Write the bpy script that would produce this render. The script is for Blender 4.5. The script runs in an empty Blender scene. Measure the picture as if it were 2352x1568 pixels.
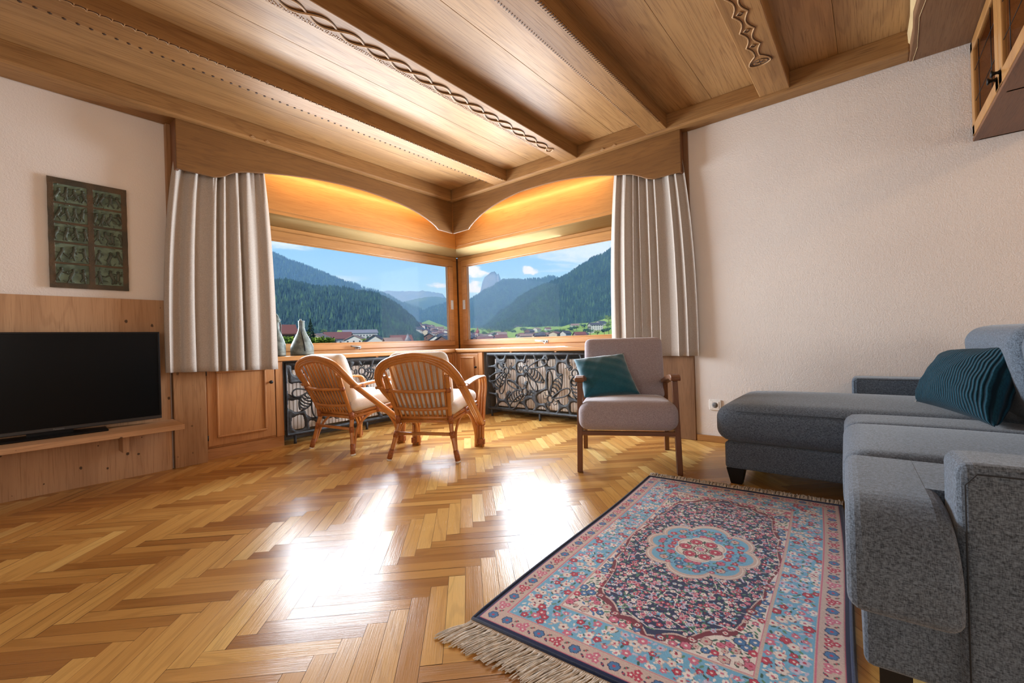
import bpy, math, random
import numpy as np
from mathutils import Vector, Matrix

# ------------------------------------------------------------------ camera
SC = bpy.context.scene
COL = SC.collection
EYE = 0.86
YAW, PITCH, ROLL, FOC = math.radians(39.1272), math.radians(-0.0099), math.radians(-1.7589), 1011.64
_f = Vector((math.cos(YAW), math.sin(YAW), 0)); _r = Vector((math.sin(YAW), -math.cos(YAW), 0)); _u = Vector((0, 0, 1))
F2 = _f * math.cos(PITCH) - _u * math.sin(PITCH); U2 = _u * math.cos(PITCH) + _f * math.sin(PITCH)
R3 = _r * math.cos(ROLL) + U2 * math.sin(ROLL); U3 = U2 * math.cos(ROLL) - _r * math.sin(ROLL)
cam_d = bpy.data.cameras.new('camera'); cam = bpy.data.objects.new('camera', cam_d); COL.objects.link(cam)
cam.matrix_world = Matrix(((R3.x, U3.x, -F2.x, 0), (R3.y, U3.y, -F2.y, 0), (R3.z, U3.z, -F2.z, EYE), (0, 0, 0, 1)))
cam_d.sensor_width = 36; cam_d.lens = FOC / 2352 * 36; cam_d.clip_start = 0.05; cam_d.clip_end = 40000
SC.camera = cam

# ------------------------------------------------------------------ colour management, sampling
SC.view_settings.view_transform = 'Standard'; SC.view_settings.look = 'None'
SC.view_settings.gamma = 1; SC.view_settings.use_curve_mapping = False
SC.view_settings.exposure = 0.36
SC.cycles.use_denoising = True
SC.cycles.max_bounces = 8; SC.cycles.diffuse_bounces = 4; SC.cycles.transparent_max_bounces = 12
SC.cycles.volume_bounces = 2; SC.cycles.sample_clamp_indirect = 6
SC.cycles.caustics_reflective = False; SC.cycles.caustics_refractive = False

def ray(px, py):
    v = R3 * ((px - 1176) / FOC) - U3 * ((py - 784) / FOC) + F2
    return v
def at(px, py, dist):
    """point on the line of sight of a place in the view, at a horizontal distance in metres"""
    v = ray(px, py); k = dist / math.hypot(v.x, v.y)
    return Vector((v.x * k, v.y * k, EYE + v.z * k))

# ------------------------------------------------------------------ sky
world = bpy.data.worlds.new('sky'); SC.world = world; world.use_nodes = True
def build_sky():
    nt = world.node_tree; nt.nodes.clear()
    L = nt.links.new
    def nd(t, **k):
        n = nt.nodes.new(t)
        for a, b in k.items(): setattr(n, a, b)
        return n
    tc = nd('ShaderNodeTexCoord')
    nrm = nd('ShaderNodeVectorMath', operation='NORMALIZE'); L(tc.outputs['Generated'], nrm.inputs[0])
    sep = nd('ShaderNodeSeparateXYZ'); L(nrm.outputs[0], sep.inputs[0])
    ramp = nd('ShaderNodeValToRGB'); L(sep.outputs[2], ramp.inputs[0])
    cr = ramp.color_ramp
    cr.elements[0].position = 0.0; cr.elements[0].color = (0.62, 0.78, 0.95, 1)
    cr.elements[1].position = 0.6; cr.elements[1].color = (0.08, 0.22, 0.62, 1)
    for p, c in ((0.07, (0.44, 0.70, 0.97, 1)), (0.13, (0.27, 0.55, 0.93, 1)), (0.2, (0.19, 0.43, 0.82, 1))):
        e = cr.elements.new(p); e.color = c
    mp = nd('ShaderNodeMapping'); mp.inputs['Scale'].default_value = (1, 1, 2.0); L(nrm.outputs[0], mp.inputs[0])
    n1 = nd('ShaderNodeTexNoise'); n1.inputs['Scale'].default_value = 26; n1.inputs['Detail'].default_value = 7
    n1.inputs['Roughness'].default_value = 0.6; L(mp.outputs[0], n1.inputs['Vector'])
    mp2 = nd('ShaderNodeMapping'); mp2.inputs['Scale'].default_value = (1, 1, 5.0); L(nrm.outputs[0], mp2.inputs[0])
    n2 = nd('ShaderNodeTexNoise'); n2.inputs['Scale'].default_value = 7; n2.inputs['Detail'].default_value = 6
    n2.inputs['Roughness'].default_value = 0.62; n2.inputs['Distortion'].default_value = 1.2; L(mp2.outputs[0], n2.inputs['Vector'])
    cur = ramp.outputs[0]
    def blob(px, py, wx, wz, strength, noise, lo, hi, col):
        nonlocal cur
        d = ray(px, py).normalized()
        sub = nd('ShaderNodeVectorMath', operation='SUBTRACT'); L(nrm.outputs[0], sub.inputs[0]); sub.inputs[1].default_value = d
        sc_ = nd('ShaderNodeVectorMath', operation='MULTIPLY'); L(sub.outputs[0], sc_.inputs[0]); sc_.inputs[1].default_value = (1 / wx, 1 / wx, 1 / wz)
        ln = nd('ShaderNodeVectorMath', operation='LENGTH'); L(sc_.outputs[0], ln.inputs[0])
        inv = nd('ShaderNodeMath', operation='SUBTRACT'); inv.inputs[0].default_value = 1.0; L(ln.outputs['Value'], inv.inputs[1])
        ad = nd('ShaderNodeMath', operation='MULTIPLY_ADD'); L(inv.outputs[0], ad.inputs[0]); ad.inputs[1].default_value = 0.40; L(noise, ad.inputs[2])
        mr = nd('ShaderNodeMapRange', interpolation_type='SMOOTHSTEP'); L(ad.outputs[0], mr.inputs[0])
        mr.inputs[1].default_value = lo; mr.inputs[2].default_value = hi; mr.inputs[3].default_value = 0; mr.inputs[4].default_value = strength
        mx = nd('ShaderNodeMix', data_type='RGBA'); L(mr.outputs[0], mx.inputs[0]); L(cur, mx.inputs[6]); mx.inputs[7].default_value = col
        cur = mx.outputs[2]
    W = (0.95, 0.97, 1.0, 1); V = (0.80, 0.89, 0.99, 1)
    blob(1355, 575, 0.17, 0.05, 0.75, n2.outputs[0], 0.50, 0.85, V)
    blob(660, 560, 0.09, 0.02, 0.8, n2.outputs[0], 0.58, 0.88, V)
    blob(760, 640, 0.12, 0.012, 0.5, n2.outputs[0], 0.6, 0.95, V)
    blob(1092, 622, 0.045, 0.016, 0.95, n1.outputs[0], 0.58, 0.74, W)
    blob(1085, 658, 0.04, 0.016, 0.9, n1.outputs[0], 0.58, 0.76, W)
    blob(1012, 656, 0.035, 0.010, 0.7, n1.outputs[0], 0.62, 0.85, W)
    blob(1212, 622, 0.034, 0.018, 0.9, n1.outputs[0], 0.60, 0.78, W)
    blob(1215, 645, 0.05, 0.007, 0.8, n1.outputs[0], 0.6, 0.85, W)
    bg = nd('ShaderNodeBackground'); L(cur, bg.inputs[0]); bg.inputs[1].default_value = 1.03
    out = nd('ShaderNodeOutputWorld'); L(bg.outputs[0], out.inputs[0])
build_sky()

# ------------------------------------------------------------------ sun and large area lights
sun_d = bpy.data.lights.new('sun', 'SUN'); sun_d.energy = 4.9; sun_d.angle = 0.01; sun_d.color = (1, 0.95, 0.86)
sun = bpy.data.objects.new('sun', sun_d); COL.objects.link(sun); sun.location = (-10, -3, 14)
sun.rotation_euler = Vector((0.80, 0.20, -0.52)).to_track_quat('-Z', 'Y').to_euler()
def area(name, loc, direction, sx, sy, power, col, spread=180):
    d = bpy.data.lights.new(name, 'AREA'); d.shape = 'RECTANGLE'; d.size = sx; d.size_y = sy; d.energy = power; d.color = col
    d.spread = math.radians(spread)
    o = bpy.data.objects.new(name, d); COL.objects.link(o); o.location = loc
    o.rotation_euler = Vector(direction).to_track_quat('-Z', 'Z').to_euler()
    return o
WINY, WINX = 4.34, 4.20
area('daylight_left_window', (2.85, WINY - .034, 1.385), (0, -1, 0), 2.2, .94, 120, (0.84, 0.92, 1.0), 128)
area('daylight_right_window', (WINX - .034, 3.10, 1.385), (-1, 0, 0), 2.2, .94, 130, (0.84, 0.92, 1.0), 128)
area('far_fill_light', (-2.95, 0.3, 1.5), (1, 0, 0), 2.4, 1.3, 22, (1.0, 0.93, 0.84))  # added fill light; the window around it is made up too
area('rear_fill_light', (-1.35, -3.92, 1.5), (0, 1, 0), 2.4, 1.3, 38, (1.0, 0.92, 0.82))  # unseen fill from the left rear; its window is made up

random.seed(4); RNG = np.random.default_rng(4)
PI = math.pi

# ------------------------------------------------------------------ mesh builder
class MB:
    def __init__(s): s.v = []; s.f = []; s.r = []; s.s = []; s.vuv = []; s.starts = []
    def add(s, vs, fs, smooth=False, r=None):
        b = len(s.v); s.starts.append(b); s.v += [tuple(p) for p in vs]
        if r is None: r = random.random()
        for f in fs: s.f.append(tuple(b + i for i in f)); s.r.append(r); s.s.append(smooth)
        return s
    def box(s, x0, x1, y0, y1, z0, z1, r=None):
        v = [(x, y, z) for z in (z0, z1) for y in (y0, y1) for x in (x0, x1)]
        return s.add(v, [(0, 2, 3, 1), (4, 5, 7, 6), (0, 1, 5, 4), (2, 6, 7, 3), (0, 4, 6, 2), (1, 3, 7, 5)], False, r)
    def obox(s, M, hx, hy, hz, r=None):
        v = [M @ Vector((x, y, z)) for z in (-hz, hz) for y in (-hy, hy) for x in (-hx, hx)]
        return s.add(v, [(0, 2, 3, 1), (4, 5, 7, 6), (0, 1, 5, 4), (2, 6, 7, 3), (0, 4, 6, 2), (1, 3, 7, 5)], False, r)
    def bar(s, a, b, w, h, up=(0, 0, 1), r=None):
        a = Vector(a); b = Vector(b); z = (b - a); L = z.length; z.normalize()
        x = Vector(up).cross(z); x.normalize(); y = z.cross(x)
        M = Matrix(((x.x, y.x, z.x, 0), (x.y, y.y, z.y, 0), (x.z, y.z, z.z, 0), (0, 0, 0, 1))); M.translation = (a + b) / 2
        return s.obox(M, w / 2, h / 2, L / 2, r)
    def tube(s, pts, rad, seg=8, closed=False, r=None, flat=1.0):
        P = [Vector(p) for p in pts]; n = len(P)
        rr = rad if isinstance(rad, (list, tuple)) else [rad] * n
        T = []
        for i in range(n):
            a = P[(i - 1) % n] if (closed or i > 0) else P[i]; b = P[(i + 1) % n] if (closed or i < n - 1) else P[i]
            t = (b - a); T.append(t.normalized() if t.length > 1e-9 else Vector((0, 0, 1)))
        nrm = T[0].orthogonal().normalized(); vs = []
        for i in range(n):
            nrm = (nrm - T[i] * nrm.dot(T[i]))
            nrm = nrm.normalized() if nrm.length > 1e-6 else T[i].orthogonal().normalized()
            bi = T[i].cross(nrm)
            for k in range(seg):
                a = 2 * PI * k / seg
                vs.append(P[i] + (nrm * math.cos(a) + bi * math.sin(a)) * rr[i])
        fs = []
        m = n if closed else n - 1
        for i in range(m):
            for k in range(seg):
                a = i * seg + k; b = i * seg + (k + 1) % seg; c = ((i + 1) % n) * seg + (k + 1) % seg; d = ((i + 1) % n) * seg + k
                fs.append((a, b, c, d))
        if not closed:
            fs.append(tuple(range(seg - 1, -1, -1))); fs.append(tuple((n - 1) * seg + k for k in range(seg)))
        return s.add(vs, fs, True, r)
    def prism(s, poly, fn, h0, h1, r=None):
        """poly: list of 2d points, fn(a,b,h)->3d"""
        n = len(poly); vs = [fn(a, b, h0) for a, b in poly] + [fn(a, b, h1) for a, b in poly]
        fs = [tuple(range(n - 1, -1, -1)), tuple(range(n, 2 * n))]
        for i in range(n): j = (i + 1) % n; fs.append((i, j, n + j, n + i))
        return s.add(vs, fs, False, r)
    def lathe(s, prof, c, seg=32, sx=1.0, sy=1.0, r=None):
        vs = []; fs = []; n = len(prof)
        for (rad, z) in prof:
            for k in range(seg):
                a = 2 * PI * k / seg; vs.append((c[0] + rad * math.cos(a) * sx, c[1] + rad * math.sin(a) * sy, c[2] + z))
        for i in range(n - 1):
            for k in range(seg): fs.append((i * seg + k, i * seg + (k + 1) % seg, (i + 1) * seg + (k + 1) % seg, (i + 1) * seg + k))
        fs.append(tuple(range(seg - 1, -1, -1))); fs.append(tuple((n - 1) * seg + k for k in range(seg)))
        return s.add(vs, fs, True, r)
    def grid(s, fn, nu, nv, smooth=True, r=None, flip=False):
        vs = [fn(i / nu, j / nv) for j in range(nv + 1) for i in range(nu + 1)]; fs = []
        for j in range(nv):
            for i in range(nu):
                a = j * (nu + 1) + i; q = (a, a + 1, a + nu + 2, a + nu + 1)
                fs.append(q[::-1] if flip else q)
        return s.add(vs, fs, smooth, r)
    def rbox(s, M, half, rad, n=14, crown=0.0, belly=0.0, r=None):
        """soft box: rounded corners, crowned top"""
        hx, hy, hz = half; pts = {}; vs = []; fs = []
        def key(i, j, k): return (i, j, k)
        def vert(i, j, k):
            q = (i, j, k)
            if q in pts: return pts[q]
            p = []
            for t, h in ((i, hx), (j, hy), (k, hz)):
                u = 2 * t / n - 1; u = math.copysign(abs(u) ** 0.6, u) if abs(u) > 1e-9 else 0; p.append(u * h)
            inn = [max(-(h - rad), min(h - rad, a)) for a, h in zip(p, half)]
            d = Vector(p) - Vector(inn)
            o = Vector(inn) + (d.normalized() * rad if d.length > 1e-9 else Vector((0, 0, 0)))
            cx, cy, cz = 1 - (o.x / hx) ** 2, 1 - (o.y / hy) ** 2, 1 - (o.z / hz) ** 2
            if o.z > 0: o.z += crown * max(0, cx) ** .7 * max(0, cy) ** .7 * (o.z / hz)
            o.x += math.copysign(belly, o.x) * max(0, cz) * abs(o.x / hx); o.y += math.copysign(belly, o.y) * max(0, cz) * abs(o.y / hy)
            pts[q] = len(vs); vs.append(M @ o); return pts[q]
        for a in range(n):
            for b in range(n):
                fs.append((vert(a, b, 0), vert(a, b + 1, 0), vert(a + 1, b + 1, 0), vert(a + 1, b, 0)))
                fs.append((vert(a, b, n), vert(a + 1, b, n), vert(a + 1, b + 1, n), vert(a, b + 1, n)))
                fs.append((vert(a, 0, b), vert(a + 1, 0, b), vert(a + 1, 0, b + 1), vert(a, 0, b + 1)))
                fs.append((vert(a, n, b), vert(a, n, b + 1), vert(a + 1, n, b + 1), vert(a + 1, n, b)))
                fs.append((vert(0, a, b), vert(0, a, b + 1), vert(0, a + 1, b + 1), vert(0, a + 1, b)))
                fs.append((vert(n, a, b), vert(n, a + 1, b), vert(n, a + 1, b + 1), vert(n, a, b + 1)))
        return s.add(vs, fs, True, r)
    def pillow(s, TL, TR, BR, BL, thick, n=28, wr=0.0, seed=0):
        TL, TR, BR, BL = map(Vector, (TL, TR, BR, BL)); N = (TR - TL).cross(BL - TL).normalized()
        rnd = random.Random(seed); ph = [rnd.uniform(0, 6) for _ in range(6)]
        vs = []; idx = {}
        for side in (1, -1):
            for j in range(n + 1):
                for i in range(n + 1):
                    u, v = i / n, j / n; a, b = 2 * u - 1, 2 * v - 1
                    edge = i in (0, n) or j in (0, n)
                    if edge and side < 0: idx[(i, j, -1)] = idx[(i, j, 1)]; continue
                    pin = 0.055
                    uu = 0.5 + (u - .5) * (1 - pin * (1 - b * b)); vv = 0.5 + (v - .5) * (1 - pin * (1 - a * a))
                    p = TL * (1 - uu) * (1 - vv) + TR * uu * (1 - vv) + BR * uu * vv + BL * (1 - uu) * vv
                    h = thick * max(0, (1 - a * a) * (1 - b * b)) ** 0.42
                    w = wr * (math.sin(9 * a + 5 * b + ph[0]) + math.sin(13 * b - 6 * a + ph[1]) * .7 + math.sin(21 * a + 14 * b + ph[2]) * .4) * min(1, h / thick * 1.6) * (0.4 + abs(a * b))
                    idx[(i, j, side)] = len(vs); vs.append(p + N * (side * h + w)); s.vuv.append((u, v))
        fs = []
        for j in range(n):
            for i in range(n):
                q = [idx[(i, j, 1)], idx[(i + 1, j, 1)], idx[(i + 1, j + 1, 1)], idx[(i, j + 1, 1)]]; fs.append(tuple(q))
                q = [idx[(i, j, -1)], idx[(i, j + 1, -1)], idx[(i + 1, j + 1, -1)], idx[(i + 1, j, -1)]]; fs.append(tuple(q))
        return s.add(vs, fs, True)
    def build_split(s, name, mat, parent=None, **k):
        out = []; st = s.starts + [len(s.v)]
        for a, b in zip(st[:-1], st[1:]):
            q = MB(); q.v = s.v[a:b]; ids = [i for i, f in enumerate(s.f) if a <= f[0] < b]
            q.f = [tuple(x - a for x in s.f[i]) for i in ids]; q.r = [s.r[i] for i in ids]; q.s = [s.s[i] for i in ids]
            out.append(q.build(name, mat, parent, **k))
        return out[0]
    def build(s, name, mat, parent=None, bevel=0.0, seg=2, world=True, label=None, kind=None, solid=0.0, subsurf=0):
        off = Vector((0, 0, 0))
        if parent is not None and world:
            p = parent
            while p is not None: off += p.location; p = p.parent
        me = bpy.data.meshes.new(name); me.from_pydata([(a - off.x, b - off.y, c - off.z) for a, b, c in s.v], [], s.f)
        me.update()
        at_ = me.attributes.new('rnd', 'FLOAT', 'FACE'); at_.data.foreach_set('value', np.array(s.r, dtype=np.float32))
        me.polygons.foreach_set('use_smooth', np.array(s.s, dtype=bool))
        if len(s.vuv) == len(s.v) and s.vuv:
            ul = me.uv_layers.new(name='UVMap'); li = np.empty(len(me.loops), dtype=np.int32); me.loops.foreach_get('vertex_index', li)
            ul.data.foreach_set('uv', np.array(s.vuv, dtype=np.float32)[li].ravel())
        if mat: me.materials.append(mat)
        o = bpy.data.objects.new(name, me); COL.objects.link(o)
        if parent is not None: o.parent = parent
        if bevel > 0:
            b = o.modifiers.new('bevel', 'BEVEL'); b.width = bevel; b.segments = seg; b.limit_method = 'ANGLE'; b.angle_limit = math.radians(40); b.harden_normals = False
        if solid: m = o.modifiers.new('solid', 'SOLIDIFY'); m.thickness = solid; m.offset = 0
        if subsurf: m = o.modifiers.new('sub', 'SUBSURF'); m.levels = subsurf; m.render_levels = subsurf
        if label: o['label'] = label
        if kind: o['kind'] = kind
        return o

def thing(name, label, cat, loc=(0, 0, 0), rotz=0.0, group=None):
    o = bpy.data.objects.new(name, None); COL.objects.link(o); o.location = loc; o.rotation_euler = (0, 0, rotz)
    o.empty_display_size = 0.05
    o['label'] = label; o['category'] = cat
    if group: o['group'] = group
    return o
def tag(o, label, cat, group=None, kind=None):
    o['label'] = label; o['category'] = cat
    if group: o['group'] = group
    if kind: o['kind'] = kind
    return o
def struct(o): o['kind'] = 'structure'; return o
def dup(root, loc, rotz, label=None, group=None, scale=None):
    r = root.copy(); COL.objects.link(r); r.location = loc; r.rotation_euler = (0, 0, rotz)
    if scale: r.scale = (scale,) * 3
    if label: r['label'] = label
    if group: r['group'] = group
    def rec(src, dst):
        for ch in src.children:
            c = ch.copy(); COL.objects.link(c); c.parent = dst; rec(ch, c)
    rec(root, r)
    return r
def smooth(pts, n=6, closed=False):
    P = [Vector(p) for p in pts]; out = []; m = len(P)
    rng = range(m) if closed else range(m - 1)
    for i in rng:
        if closed: a, b, c, d = P[(i - 1) % m], P[i], P[(i + 1) % m], P[(i + 2) % m]
        else: a, b, c, d = P[max(i - 1, 0)], P[i], P[i + 1], P[min(i + 2, m - 1)]
        for k in range(n):
            t = k / n
            out.append(0.5 * ((2 * b) + (c - a) * t + (2 * a - 5 * b + 4 * c - d) * t * t + (3 * b - a - 3 * c + d) * t ** 3))
    if not closed: out.append(P[-1])
    return out
def rotM(loc, rx=0, ry=0, rz=0):
    return Matrix.Translation(Vector(loc)) @ Matrix.Rotation(rz, 4, 'Z') @ Matrix.Rotation(ry, 4, 'Y') @ Matrix.Rotation(rx, 4, 'X')

# ------------------------------------------------------------------ materials
class NM:
    def __init__(s, name):
        s.m = bpy.data.materials.new(name); s.m.use_nodes = True; s.t = s.m.node_tree; s.t.nodes.clear()
        s.out = s.n('ShaderNodeOutputMaterial'); s.b = s.n('ShaderNodeBsdfPrincipled'); s.l(s.b.outputs[0], s.out.inputs[0])
    def n(s, t, **k):
        x = s.t.nodes.new(t)
        for a, b in k.items(): setattr(x, a, b)
        return x
    def l(s, a, b): s.t.links.new(a, b)
    def math(s, op, a, b=None, c=None, clamp=False):
        x = s.n('ShaderNodeMath', operation=op); x.use_clamp = clamp
        for i, v in enumerate((a, b, c)):
            if v is None: continue
            if isinstance(v, (int, float)): x.inputs[i].default_value = v
            else: s.l(v, x.inputs[i])
        return x.outputs[0]
    def mix(s, f, a, b, mode='MIX'):
        x = s.n('ShaderNodeMix', data_type='RGBA', blend_type=mode)
        for i, v in ((0, f), (6, a), (7, b)):
            if isinstance(v, (int, float)): x.inputs[i].default_value = v
            elif isinstance(v, tuple): x.inputs[i].default_value = v if len(v) == 4 else (*v, 1)
            else: s.l(v, x.inputs[i])
        return x.outputs[2]
    def coords(s, scale=(1, 1, 1), rnd=0.0, kind='Object', rot=(0, 0, 0)):
        tc = s.n('ShaderNodeTexCoord'); src = tc.outputs[kind]
        if kind == 'UV': src = s.n('ShaderNodeUVMap').outputs[0]
        if rnd:
            a = s.attr(); vm = s.n('ShaderNodeVectorMath', operation='SCALE'); vm.inputs[0].default_value = (13.7 * rnd, 9.1 * rnd, 5.3 * rnd); s.l(a, vm.inputs['Scale'])
            ad = s.n('ShaderNodeVectorMath', operation='ADD'); s.l(src, ad.inputs[0]); s.l(vm.outputs[0], ad.inputs[1]); src = ad.outputs[0]
        mp = s.n('ShaderNodeMapping'); mp.inputs['Scale'].default_value = scale; mp.inputs['Rotation'].default_value = rot; s.l(src, mp.inputs[0])
        return mp.outputs[0]
    def attr(s, name='rnd'):
        a = s.n('ShaderNodeAttribute', attribute_name=name); return a.outputs['Fac']
    def noise(s, vec, scale, detail=3, rough=0.5, dist=0.0):
        x = s.n('ShaderNodeTexNoise'); s.l(vec, x.inputs['Vector']); x.inputs['Scale'].default_value = scale; x.inputs['Detail'].default_value = detail
        x.inputs['Roughness'].default_value = rough; x.inputs['Distortion'].default_value = dist; return x.outputs[0]
    def ramp(s, f, a, b, lo=0.0, hi=1.0):
        x = s.n('ShaderNodeMapRange', interpolation_type='SMOOTHSTEP'); s.l(f, x.inputs[0]); x.inputs[1].default_value = a; x.inputs[2].default_value = b
        x.inputs[3].default_value = lo; x.inputs[4].default_value = hi; return x.outputs[0]
    def bump(s, h, strength=0.2, dist=0.01):
        x = s.n('ShaderNodeBump'); x.inputs['Strength'].default_value = strength; x.inputs['Distance'].default_value = dist; s.l(h, x.inputs['Height']); s.l(x.outputs[0], s.b.inputs['Normal'])
    def set(s, **k):
        for a, v in k.items():
            i = s.b.inputs[a.replace('_', ' ')]
            if isinstance(v, (int, float)): i.default_value = v
            elif isinstance(v, tuple): i.default_value = v if len(v) == 4 else (*v, 1)
            else: s.l(v, i)
        return s.m

def plain(name, col, rough=0.5, metal=0.0, noise=0.08, scale=12, bump=0.0, spec=0.5):
    m = NM(name); v = m.coords(); n = m.noise(v, scale, 4)
    c = m.mix(m.ramp(n, 0.3, 0.7), tuple(x * (1 - noise) for x in col), tuple(min(1, x * (1 + noise)) for x in col))
    if bump: m.bump(m.noise(v, scale * 6, 4), bump, 0.004)
    return m.set(Base_Color=c, Roughness=rough, Metallic=metal, Specular_IOR_Level=spec)

def wood(name, light, dark, axis='X', rough=0.4, ring=0.55, k=1.0, knots=0.0, coat=0.0, tone=0.3, spec=0.5):
    m = NM(name); ax = 'XYZ'.index(axis)
    def sc(al, ac): s_ = [ac * k] * 3; s_[ax] = al * k; return tuple(s_)
    v1 = m.coords(sc(0.38, 5.6), 1.0)
    n1 = m.noise(v1, 1.0, 2.5, 0.45, 0.25)
    saw = m.math('SINE', m.math('MULTIPLY', n1, 84))
    lines = m.ramp(saw, 0.55, 1.0)
    v2 = m.coords(sc(5, 190), 2.0); fib = m.noise(v2, 1.0, 3, 0.6)
    v3 = m.coords(sc(0.8, 7), 1.5); big = m.noise(v3, 1.0, 3, 0.5)
    c = m.mix(m.ramp(big, 0.3, 0.75), light, tuple(a * .6 + b * .4 for a, b in zip(light, dark)))
    c = m.mix(m.math('MULTIPLY', lines, ring * 0.6), c, dark)
    c = m.mix(m.ramp(fib, 0.50, 0.72, 0, 0.6), c, dark)
    if knots:
        sx = m.n('ShaderNodeSeparateXYZ'); m.l(m.coords((1, 1, 1)), sx.inputs[0]); cb = m.n('ShaderNodeCombineXYZ')
        m.l(m.math('MULTIPLY', m.math('ADD', sx.outputs[0], sx.outputs[1]), 1.35), cb.inputs[0]); m.l(sx.outputs[2], cb.inputs[1])
        vo = m.n('ShaderNodeTexVoronoi', voronoi_dimensions='2D'); vo.inputs['Scale'].default_value = 5.5; m.l(cb.outputs[0], vo.inputs['Vector'])
        sz = m.math('MULTIPLY_ADD', m.ramp(vo.outputs['Color'], 0.0, 1.0), 0.075, -0.012)
        dd = m.math('ADD', vo.outputs['Distance'], m.math('MULTIPLY_ADD', m.noise(m.coords((60, 60, 60)), 1, 2), 0.07, -0.035))
        kn = m.ramp(m.math('SUBTRACT', dd, sz), -0.012, 0.022, 1, 0)
        c = m.mix(m.math('MULTIPLY', kn, knots), c, (0.045, 0.025, 0.015))
    g = m.math('MULTIPLY_ADD', m.attr(), tone, 1 - tone / 2)
    hs = m.n('ShaderNodeHueSaturation'); m.l(g, hs.inputs['Value']); m.l(c, hs.inputs['Color'])
    m.bump(m.math('ADD', m.math('MULTIPLY', lines, 0.4), fib), 0.12, 0.002)
    return m.set(Base_Color=hs.outputs[0], Roughness=m.math('MULTIPLY_ADD', fib, 0.25, rough - 0.12), Coat_Weight=coat, Coat_Roughness=0.15, Specular_IOR_Level=spec)

def fabric(name, c1, c2, scale=420, rough=0.9, sheen=0.3, bump=0.25, mid=0.5, big=0.0):
    m = NM(name)
    a = m.noise(m.coords((scale, scale * .22, scale)), 1, 2); b = m.noise(m.coords((scale * .22, scale, scale * .22)), 1, 2); c = m.noise(m.coords((scale * .25, scale * .25, scale)), 1, 2)
    w = m.math('MULTIPLY', m.math('ADD', m.math('ADD', a, b), c), 0.3333)
    w2 = m.noise(m.coords((150, 150, 150)), 1, 3)
    f = m.math('ADD', m.math('MULTIPLY', w, 0.8), m.math('MULTIPLY', w2, 0.2 + big))
    col = m.mix(m.ramp(f, mid - 0.15, mid + 0.15), c1, c2)
    m.bump(w, bump, 0.003)
    return m.set(Base_Color=col, Roughness=rough, Sheen_Weight=sheen, Sheen_Roughness=0.5, Specular_IOR_Level=0.2)

HONEY = (0.42, 0.205, 0.068); HONEYD = (0.16, 0.062, 0.018)
M = {}
for ax in 'XYZ':
    M['beam' + ax] = wood('oak_beam_' + ax, (0.36, 0.188, 0.066), (0.12, 0.05, 0.016), ax, 0.52, 0.4, coat=0.0, tone=0.15, spec=0.3)
    M['pelmet' + ax] = wood('oak_pelmet_' + ax, (0.235, 0.110, 0.033), (0.095, 0.037, 0.011), ax, 0.42, 0.35, k=1.2, coat=0.1)
    M['pine' + ax] = wood('honey_larch_' + ax, (0.47, 0.228, 0.068), (0.26, 0.105, 0.027), ax, 0.40, 0.35, k=1.3, coat=0.2, tone=0.16)
    M['cabinet' + ax] = wood('honey_alder_' + ax, (0.50, 0.235, 0.085), (0.26, 0.10, 0.03), ax, 0.42, 0.4, k=1.2, tone=0.18)
    M['knotty' + ax] = wood('knotty_oak_' + ax, (0.55, 0.335, 0.185), (0.27, 0.135, 0.065), ax, 0.55, 0.35, k=0.9, knots=0.9, tone=0.1, spec=0.3)
    M['post' + ax] = wood('brown_oak_post_' + ax, (0.41, 0.225, 0.105), (0.19, 0.085, 0.034), ax, 0.5, 0.4, k=1.1, knots=0.6, tone=0.1, spec=0.3)
    M['plainpost' + ax] = wood('brown_oak_plain_' + ax, (0.25, 0.135, 0.068), (0.11, 0.05, 0.022), ax, 0.5, 0.35, k=1.6, tone=0.1, spec=0.3)
    M['walnut' + ax] = wood('walnut_' + ax, (0.19, 0.072, 0.024), (0.075, 0.026, 0.010), ax, 0.4, 0.4, k=2.0, tone=0.1)
M['ceiling'] = wood('oak_ceiling_board', (0.43, 0.245, 0.098), (0.15, 0.065, 0.022), 'X', 0.50, 0.42, k=0.9, coat=0.02, tone=0.14, spec=0.38)
M['darktrim'] = wood('dark_oak', (0.20, 0.08, 0.028), (0.09, 0.03, 0.012), 'Z', 0.45, 0.3)
M['carve'] = plain('carved_oak', (0.42, 0.25, 0.115), 0.5, noise=0.15, scale=40, bump=0.3)
M['cut_shade'] = plain('dark_cut_and_shade', (0.05, 0.022, 0.010), 0.7)  # near-black for cuts and for shade drawn beside the carving

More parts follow.
